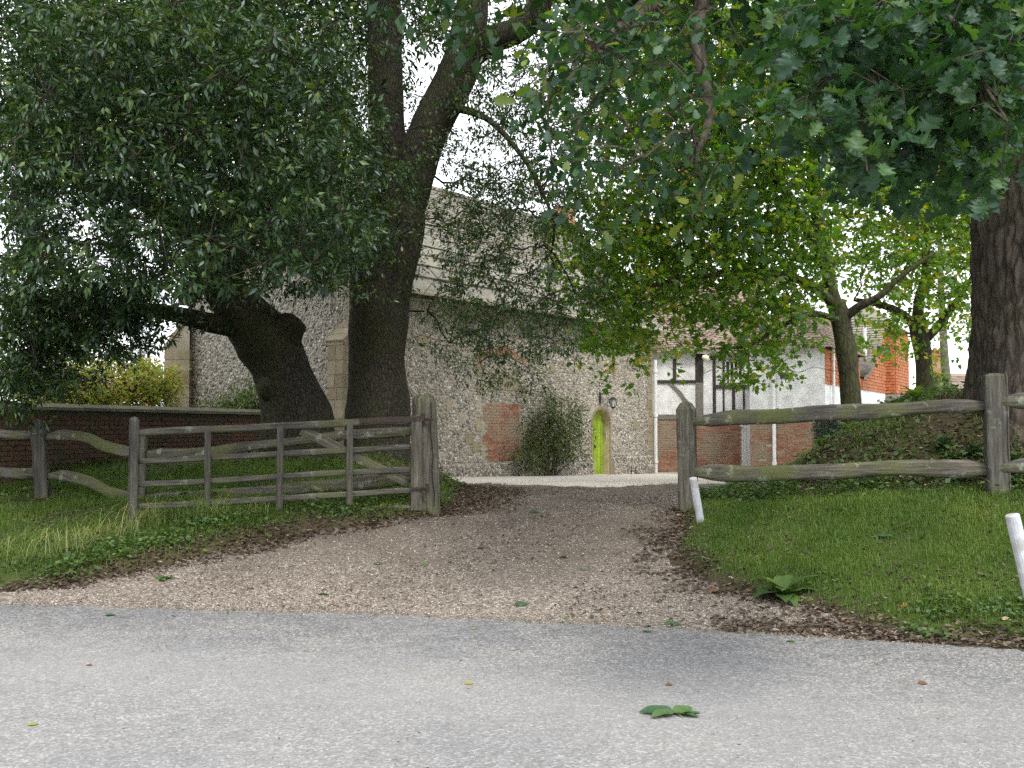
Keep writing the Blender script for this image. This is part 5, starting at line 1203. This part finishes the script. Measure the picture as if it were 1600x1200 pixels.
rosette('foxglove_plant', 'bright pale green leaves low on the mound near the lower rail', 'plant', onH(*P(1285, 715, 14).xy), 6, .24, M_bright, 123, (.2, .9), 1.0)
rosette('foxglove_plant', 'small bright green leaf tuft halfway down the mound', 'plant', onH(*P(1330, 706, 13.6).xy), 5, .2, M_bright, 124, (.3, 1.0), 1.0)
# dark glossy weeds at the foot of the oak
ALK = [(1490, 700, 11.6), (1520, 690, 11.6), (1460, 712, 11.5), (1535, 712, 11.3), (1588, 725, 11.2), (1500, 722, 11.2), (1475, 690, 11.9)]
ALAB = ['dark glossy weed in the middle of the clump left of the tall fence post', 'dark glossy weed nearest the oak trunk beside the tall fence post', 'leftmost dark glossy weed in the clump below the oak',
        'dark glossy weed half hidden behind the tall fence post', 'dark glossy weed right of the tall fence post, above the lower rail', 'lowest dark glossy weed in the clump, just above the lower rail', 'highest dark glossy weed, up the mound left of the oak trunk']
for k, (px, py, d_) in enumerate(ALK):
    b = onH(*P(px, py, d_).xy); b.z += .02
    rosette('alkanet_plant', ALAB[k], 'plant', b, 22, .15, M_glossweed, 130+k, (.1, 1.4), .95, 'dark weeds below the oak')

# ------------------------------------------------------------------ ground cover: grass, weeds, litter, pebbles
BL3 = np.array([(0, -.5, 0), (0, .5, 0), (.10, .36, .55), (.10, -.36, .55), (.34, 0, 1.0)]); 
BLT = np.array([(0, 1, 2), (0, 2, 3), (3, 2, 4)])
ARC = (np.array([(0, -.5, 0), (0, .5, 0), (.2, .45, .6), (.2, -.45, .6), (.55, .35, .92), (.55, -.35, .92), (.9, .2, .85), (.9, -.2, .85), (1.25, 0, .5)]), np.array([(0, 1, 2), (0, 2, 3), (3, 2, 4), (3, 4, 5), (5, 4, 6), (5, 6, 7), (7, 6, 8)]))
def blades(name, pts, hmin, hmax, wid, mat, label, cat, seed, bend=(.4, 1.4), tintp=(2, 2), tmpl=None):
    bv, bf = tmpl or (BL3, BLT)
    rng = np.random.default_rng(seed); n = len(pts); az = rng.uniform(0, 2*np.pi, n)
    X = np.stack([np.cos(az), np.sin(az), np.zeros(n)], -1); Y = np.stack([-np.sin(az), np.cos(az), np.zeros(n)], -1); Z = np.tile(UP, (n, 1))
    h = rng.uniform(hmin, hmax, n)*rng.uniform(.7, 1.2, n); b = rng.uniform(*bend, n)
    pos = np.stack([pts[:, 0], pts[:, 1], H(pts[:, 0], pts[:, 1])-.004], -1)
    tn = np.clip(rng.beta(*tintp, n)*.75+.55*(pn(pts[:, 0], pts[:, 1], 3.1, 17)-.38), 0, 1)
    v, f, t = stamp(bv, bf, pos, X, Y, Z, np.stack([h*b, np.full(n, wid)*rng.uniform(.7, 1.4, n), h], -1), tn)
    o = link(name, mesh_np(name, v, f, t), mat); tag(o, label, cat, None, 'stuff'); return o
def scatter(n, x0, x1, y0, y1, weight, rng):
    out = []; tot = 0
    while tot < n:
        p = np.stack([rng.uniform(x0, x1, n), rng.uniform(y0, y1, n)], -1); w = weight(p[:, 0], p[:, 1]); q = p[rng.random(n) < w]; out.append(q); tot += len(q)
        if len(out) > 60: break
    return np.concatenate(out)[:n]
def pn(x, y, f, seed=0):   # cheap smooth noise 0..1
    return .5+.25*(np.sin(f*x+1.3*seed)*np.sin(f*.83*y+seed)+np.sin(f*1.9*x-f*1.1*y+2*seed)*.6+np.sin(f*2.7*y+f*.4*x+seed*3)*.4)
rg = np.random.default_rng(55)
def w_right(x, y):
    g = region(x, y) == 2; yf = 12.27-.56*(x-2.11); dr = x-x_right(y); s = y-y_edge(x)
    front = (1-sm(y-yf, -.1, .7)); return g*(x > 0)*front*sm(dr, -.05, .5)*sm(s, .35, 1.3)*np.clip(pn(x, y, 2.6, 1)*1.5-.1, .25, 1)
blades('lawn_grass', scatter(95000, 1.2, 7.0, 6.2, 12.8, w_right, rg), .025, .075, .006, M_grass, 'short green lawn grass on the right verge', 'grass', 201)
def w_left(x, y):
    g = region(x, y) == 2; s = y-y_edge(x); dl = x_left(y)-x
    return g*(x < 0)*sm(dl, -.05, .3)*sm(s, .5, 1.5)*np.clip(pn(x, y, 2.0, 4)*1.7-.25, .08, 1)*(1-.75*sm(y, 14.2, 16.5))
blades('bank_grass', scatter(70000, -8.5, -.7, 9.2, 17.0, w_left, rg), .03, .10, .007, M_grass, 'green grass on the bank around the gate', 'grass', 202)
def w_mound(x, y):
    yf = 12.27-.56*(x-2.11); return (region(x, y) == 2)*(x > 1.5)*sm(y-yf, -.3, .6)*np.clip(pn(x, y, 2.4, 7)*1.4-.45, .03, 1)
blades('mound_grass', scatter(15000, 2, 8.5, 9.5, 20, w_mound, rg), .035, .10, .007, M_straw, 'rough dry grass on the mound below the oak', 'grass', 203, (.8, 2.4), (1.5, 2.0), ARC)
# long bent tufts along the left bank edge
tuft_c = np.array([P(x, y, d).xy for x, y, d in [(30, 890, 10.2), (80, 880, 10.3), (110, 860, 10.7), (140, 850, 10.9), (180, 840, 11.2), (230, 815, 11.6), (250, 820, 11.5), (270, 815, 11.6), (300, 815, 11.6), (330, 820, 11.6), (340, 830, 11.5), (360, 812, 11.7), (400, 812, 11.8), (60, 850, 10.9), (20, 860, 10.7), (215, 845, 11.1)]])
tp = np.concatenate([c+rg.normal(0, .07, (34, 2)) for c in tuft_c])
blades('long_grass_tufts', tp, .12, .26, .006, M_straw, 'long bent grass tufts hanging over the left bank edge', 'grass', 204, (.8, 1.9), (1.3, 1.6), ARC)
tc2 = np.array([P(x, y, d).xy for x, y, d in [(40, 880, 10.3), (95, 872, 10.5), (150, 850, 10.9), (205, 838, 11.3), (235, 818, 11.55), (322, 822, 11.55), (335, 826, 11.5), (120, 880, 10.4)]])
blades('hanging_grass_tufts', np.concatenate([c+rg.normal(0, .05, (28, 2)) for c in tc2]), .22, .38, .0065, M_straw, 'longest pale grass blades flopping over the soil below the gate', 'grass', 205, (.9, 1.9), (2.2, 1.3), ARC)
# low weeds and ivy
def weeds(name, label, cat, pts, size, mat, seed, hmax=.12):
    rng = np.random.default_rng(seed); n = len(pts); az = rng.uniform(0, 2*np.pi, n); el = rng.uniform(-.2, .7, n)
    a = np.stack([np.cos(az)*np.cos(el), np.sin(az)*np.cos(el), np.sin(el)], -1); nr = norm(np.array([0, -.15, 1.])+rng.normal(0, .35, (n, 3))); nr = norm(nr-a*np.sum(nr*a, -1, keepdims=True))
    pos = np.stack([pts[:, 0], pts[:, 1], H(pts[:, 0], pts[:, 1])+rng.uniform(.01, hmax, n)], -1)
    v, f, t = stamp(IL_V*np.array([1, 1.9, 1]), IL_F, pos, a, np.cross(nr, a), nr, size*rng.uniform(.6, 1.4, n), rng.random(n)); o = link(name, mesh_np(name, v, f, t), mat); tag(o, label, cat, None, 'stuff')
def w_wl(x, y):
    dl = x_left(y)-x; s = y-y_edge(x); return (region(x, y) == 2)*(x < -1)*np.exp(-((dl-.75)/.6)**2)*sm(s, .2, .8)*np.clip(pn(x, y, 3.2, 9)*1.8-.5, 0, 1)*(y < 13.2)
weeds('bank_weeds', 'low leafy weeds on the left bank below the gate', 'weeds', scatter(2700, -6.5, -.8, 9.2, 13.2, w_wl, rg), .05, M_weed, 211)
def w_wr(x, y):
    yf = 12.27-.56*(x-2.11); dr = x-x_right(y); return (region(x, y) == 2)*(dr > .1)*np.exp(-((y-yf-.45)/.5)**2)*np.clip(pn(x, y, 3.0, 12)*1.8-.5, 0, 1)
weeds('ivy_patch', 'dark ivy and nettles creeping under the lower rail of the right fence', 'ivy', scatter(3600, 2.2, 7.5, 9, 13.5, w_wr, rg), .06, M_weed, 212, .16)
def w_wv(x, y):
    s = y-y_edge(x); dr = x-x_right(y); return (region(x, y) == 2)*(x > 1.5)*np.exp(-((s-.75)/.5)**2)*np.clip(pn(x, y, 3.5, 15)*1.8-.75, 0, 1)*(dr > .15)
weeds('verge_weeds', 'small clover and plantain leaves along the edge of the right lawn', 'weeds', scatter(1500, 1.8, 5, 6.5, 10, w_wv, rg), .045, M_weed, 213, .05)
def w_wm(x, y):
    yf = 12.27-.56*(x-2.11); return (region(x, y) == 2)*(x > 1.8)*sm(y-yf, .2, .8)*np.clip(pn(x, y, 2.3, 6)*1.7-.4, .05, 1)
weeds('mound_weeds', 'green weeds and ivy growing over the mound below the oak', 'weeds', scatter(5600, 2, 8.5, 9.8, 18, w_wm, rg), .065, M_weed, 215, .14)
def w_wc(x, y): return (region(x, y) == 2)*(1.0)*np.clip(pn(x, y, 2.2, 3)*1.6-.6, 0, 1)
weeds('tree_foot_weeds', 'scattered weeds below the two holm oaks behind the gate', 'weeds', scatter(2600, -7.5, -.8, 12.8, 18, w_wc, rg), .06, M_weed, 214, .12)

DL_V = np.array([(0, 0, 0), (.35, .22, .10), (.35, -.22, .06), (.75, .17, -.02), (.75, -.2, .08), (1, 0, .05), (.5, 0, -.05)]); DL_F = np.array([(0, 6, 1), (0, 2, 6), (6, 3, 1), (6, 2, 4), (6, 5, 3), (6, 4, 5)])
def litter(name, label, pts, smin, smax, seed, mat=M_litter, tintp=(1.5, 1.8)):
    rng = np.random.default_rng(seed); n = len(pts); az = rng.uniform(0, 2*np.pi, n); tl = rng.normal(0, .28, n)
    a = np.stack([np.cos(az)*np.cos(tl), np.sin(az)*np.cos(tl), np.sin(tl)], -1); nr = norm(np.array([0, 0, 1.])+rng.normal(0, .33, (n, 3))); nr = norm(nr-a*np.sum(nr*a, -1, keepdims=True))
    sz = rng.uniform(smin, smax, n)
    pos = np.stack([pts[:, 0], pts[:, 1], H(pts[:, 0], pts[:, 1])+.006+rng.random(n)*.018], -1)-a*sz[:, None]*.5
    v, f, t = stamp(DL_V, DL_F, pos, a, np.cross(nr, a), nr, sz, rng.beta(*tintp, n)); o = link(name, mesh_np(name, v, f, t), mat); tag(o, label, 'leaf litter', None, 'stuff')
def w_ll(x, y):
    dl = x_left(y)+wob(x, y)-x; s = y-y_edge(x); return (s > .03)*(x < .2)*(np.clip(pn(x, y, 4.5, 8)*1.7-.35, .06, 1)*.8*np.exp(-((dl+.08)/.24)**2)+.34*np.exp(-((dl-.3)/.3)**2)*(y < 12.8)+.08*(dl > 0)*(y < 12.8)+.28*np.exp(-(dl/.8)**2)*(y > 12.3)*(y < 16.5))
litter('leaf_litter', 'brown dead leaves along the left edge of the gravel drive', scatter(11000, -7, .2, 8.8, 17, w_ll, rg), .025, .07, 221)
def w_lr(x, y):
    dr = x-x_right(y)+wob(x, y)*.8; s = y-y_edge(x); return (s > .02)*(x > .3)*(y < 12.6)*(np.clip(pn(x, y, 4.5, 11)*1.7-.35, .06, 1)*.85*np.exp(-((dr+.02)/.28)**2)+.55*np.exp(-((s-.25)/.3)**2)*(x > 1.6)+.10*(dr > 0)*pn(x, y, 2.2, 5)+.03*(s < 1.2))
litter('leaf_litter', 'brown dead leaves between the right lawn and the road', scatter(6800, .3, 6, 6.3, 12.6, w_lr, rg), .025, .075, 222)
def w_lm(x, y):
    yf = 12.27-.56*(x-2.11); return (region(x, y) == 2)*(x > 1.6)*sm(y-yf, -.15, .3)*np.clip(pn(x, y, 2.7, 20)*1.5-.2, .1, 1)
litter('leaf_litter', 'brown dead leaves covering the mound under the oak', scatter(16000, 2, 8.5, 9.4, 18.5, w_lm, rg), .035, .085, 223, M_litter, (2.0, 1.5))
def w_ld(x, y): return (region(x, y) == 1)*np.clip(pn(x, y, 1.7, 30)*1.3-.35, .05, 1)*(y > 8.8)
litter('leaf_litter', 'scattered crumbs of dead leaf on the gravel drive', scatter(4200, -4.5, 4.5, 8.7, 19, w_ld, rg), .012, .045, 224)
litter('leaf_litter', 'sparse dead leaves under the holm oaks behind the gate', scatter(5200, -8, -.7, 12.8, 18.5, lambda x, y: (region(x, y) == 2)*np.clip(pn(x, y, 2.0, 33)*1.5-.3, .05, 1), rg), .03, .07, 225)
# pebbles
def w_pb(x, y):
    s = y-y_edge(x); return (region(x, y) == 1)*np.interp(s, [0, .15, 1.0, 2.0, 4, 9], [.5, 1, .8, .4, .2, .1])*np.clip(pn(x, y, 1.9, 40)*1.5, .3, 1)
def pebbles(name, label, pts, smin, smax, seed):
    rng = np.random.default_rng(seed); n = len(pts); X = norm(rng.normal(size=(n, 3))*np.array([1, 1, .25])); Z = norm(np.array([0, 0, 1.])+rng.normal(0, .25, (n, 3))); Z = norm(Z-X*np.sum(X*Z, -1, keepdims=True)); s = rng.uniform(smin, smax, n)**1.0
    OV = np.array([(1, 0, 0), (-1, .1, 0), (.1, 1, 0), (0, -1, .1), (.1, 0, 1), (0, 0, -1)], float); OF = np.array([(0, 2, 4), (2, 1, 4), (1, 3, 4), (3, 0, 4), (2, 0, 5), (1, 2, 5), (3, 1, 5), (0, 3, 5)])
    pos = np.stack([pts[:, 0], pts[:, 1], H(pts[:, 0], pts[:, 1])+s*.25], -1)
    v, f, t = stamp(OV, OF, pos, X, np.cross(Z, X), Z, np.stack([s, s*rng.uniform(.6, .9, n), s*rng.uniform(.4, .7, n)], -1), rng.beta(1.6, 1.5, n)); o = link(name, mesh_np(name, v, f, t), M_pebble); tag(o, label, 'gravel', None, 'stuff')
pebbles('gravel_stones', 'loose flint gravel on the drive where it meets the road', scatter(36000, -4.5, 3.6, 7.2, 16, w_pb, rg), .005, .014, 231)
litter('road_debris', 'tiny dead leaf crumbs and twig bits strewn over the road', scatter(260, -5, 5, 4.2, 9, lambda x, y: (region(x, y) == 0)*np.interp(y_edge(x)-y, [0, .4, 5], [1, .25, .12]), rg), .008, .024, 226)
litter('road_edge_leaves', 'fresh green leaf scraps blown along the road edge', scatter(60, -5, 4.5, 6.8, 10, lambda x, y: np.exp(-((y-y_edge(x))/.25)**2)*(x < 3.4), rg), .02, .055, 227, M_fresh)
pebbles('road_grit', 'small loose stones scattered over the grey road', scatter(420, -5, 5, 3.8, 9, lambda x, y: (region(x, y) == 0)*np.interp(y_edge(x)-y, [0, .5, 5], [1, .3, .12]), rg), .004, .010, 232)

# ------------------------------------------------------------------ single fallen leaves and bits
CH_V, CH_F = broad_leaf(.25, 8, .05)
def leaflet_fan(name, label, px, py, n, size, mat, seed, spread=2.6, az0=0., lift=.5, d=None, azs=None):
    rng = np.random.default_rng(seed)
    dd = d; b = P(px, py, dd); b = onH(b.x, b.y); r = empty(name, b); tag(r, label, 'leaf')
    for k in range(n):
        az = azs[k] if azs else az0+(k/(max(n-1, 1))-.5)*spread+rng.uniform(-.15, .15); el = rng.uniform(-.02, .12)*lift
        a = np.array([math.cos(az)*math.cos(el), math.sin(az)*math.cos(el), math.sin(el)]); up = norm(UP-a*np.dot(UP, a)+rng.normal(0, .12, 3)); up = norm(up-a*np.dot(up, a)); s = np.cross(up, a); L = size*rng.uniform(.8, 1.15)
        vv = CH_V*L; vv[:, 2] += .004+.010*rng.random()+.02*L*np.sin(vv[:, 0]/L*11+k)
        V_ = np.array(b)+vv[:, :1]*a+vv[:, 1:2]*s+vv[:, 2:]*up
        V_[:, 2] = np.maximum(V_[:, 2], H(V_[:, 0], V_[:, 1])+.006)
        link('leaflet', mesh_np('leaflet', V_, CH_F, np.full(len(V_), rng.random()), True), mat, r)
    MB().tube([b+Vector((0, 0, .012)), b+Vector((-math.cos(az0)*size*.5, -math.sin(az0)*size*.5, .008))], [.003, .002], 5).build('stalk', M_shrubstalk, r)
M_shrubstalk = plain('leaf_stalk', (.16, .2, .07), .7)
def gd(px, py, z=0.0):
    """distance at which the sight line meets the ground"""
    lo = np.linspace(3.5, 20, 4000); p = Pn(np.full(4000, float(px)), np.full(4000, float(py)), lo); h = H(p[:, 0], p[:, 1]); i = np.argmax(p[:, 2] <= h); return float(lo[i])
leaflet_fan('chestnut_leaf', 'large green horse chestnut leaf lying alone in the middle of the road', 1053, 1116, 5, .17, M_fresh, 301, 4.6, 2.0, .2, gd(1053, 1116), (3.05, 3.75, -.55, .1, .75))
leaflet_fan('chestnut_leaf', 'dark green compound leaf lying on the right lawn', 1372, 840, 3, .17, M_glossweed, 302, 2.2, .3, 1, gd(1372, 840))
leaflet_fan('chestnut_leaf', 'green torn leaf sprig on the gravel below the left bank', 250, 906, 4, .15, M_fresh, 303, 2.8, .6, 1, gd(250, 906))
leaflet_fan('chestnut_leaf', 'curled red-brown dead leaf beside the broad-leaved plant', 1112, 928, 3, .13, M_brownleaf, 304, 2.0, .5, 3, gd(1112, 928))
single = [('small green leaf at the road edge in front of the right-hand litter', 1050, 977, .12, M_fresh), ('pale yellow-green leaf on the road just below the gravel edge', 741, 983, .07, M_yellow), ('orange leaf on the gravel edge near the road', 947, 968, .07, M_orange),
          ('green leaf lying flat on the gravel edge left of the orange leaf', 884, 967, .05, M_fresh), ('slim green leaf pair on the road right of the orange leaf', 1010, 987, .09, M_fresh), ('small green leaf sprig on the road below the dead-leaf verge', 1236, 1003, .07, M_fresh),
          ('thin green leaf lying on the road at the far left', 172, 962, .10, M_fresh), ('yellow leaf on the road near the lower left corner', 52, 1133, .06, M_yellow), ('small green leaf in the middle of the drive', 752, 857, .10, M_fresh),
          ('dark green leaf on the drive nearest the right lawn', 910, 891, .08, M_fresh), ('green leaf on the brown middle of the drive', 880, 872, .09, M_fresh), ('pale green leaf on the drive left of centre', 664, 884, .09, M_fresh),
          ('green leaf on the drive below the gate', 592, 882, .09, M_fresh), ('green leaf high on the drive near the crest', 836, 801, .13, M_fresh), ('twisted green leaf on the gravel near its left road edge', 505, 930, .11, M_fresh), ('slim green leaf on the pale gravel in the middle of the road edge', 815, 946, .12, M_glossweed),
          ('thin yellow leaf lying on the open road left of centre', 733, 1069, .06, M_yellow), ('small brown leaf on the left half of the road', 140, 1040, .045, M_brownleaf), ('reddish brown leaf scrap on the right half of the road', 1046, 1071, .045, M_brownleaf), ('brown leaf curled on the far right of the road', 1442, 1069, .06, M_brownleaf),
          ('orange-brown leaf in the litter along the right lawn edge', 1410, 948, .10, M_orange)]
for k, (lab, px, py, s, mt) in enumerate(single):
    rng = np.random.default_rng(400+k); b = P(px, py, gd(px, py)); b = np.array([b.x, b.y, float(H(b.x, b.y))]); az = rng.uniform(0, 6.28) if k % 3 else rng.uniform(-.4, .4)
    a = np.array([math.cos(az), math.sin(az), 0.]); sd_ = np.array([-a[1], a[0], 0]); vv = CH_V*np.array([1, 1.5, 1.6])*s; vv[:, 2] += rng.uniform(-.1, .5)*vv[:, 1]+rng.uniform(0, .4)*s*(vv[:, 0]/s-.5)**2
    V_ = b+(vv[:, :1]-s/2)*a+vv[:, 1:2]*sd_+vv[:, 2:]*UP; V_[:, 2] = np.maximum(V_[:, 2], H(V_[:, 0], V_[:, 1])+.005)
    tag(link('fallen_leaf', mesh_np('fallen_leaf', V_, CH_F, np.full(len(V_), rng.random()), True), mt), lab, 'leaf', 'single fallen leaves')
print('TRIS', sum(sum(len(p.vertices)-2 for p in o.data.polygons) if len(o.data.polygons) < 2000 else len(o.data.polygons)*(len(o.data.loops)//len(o.data.polygons)-2) for o in sc.objects if o.type == 'MESH'))
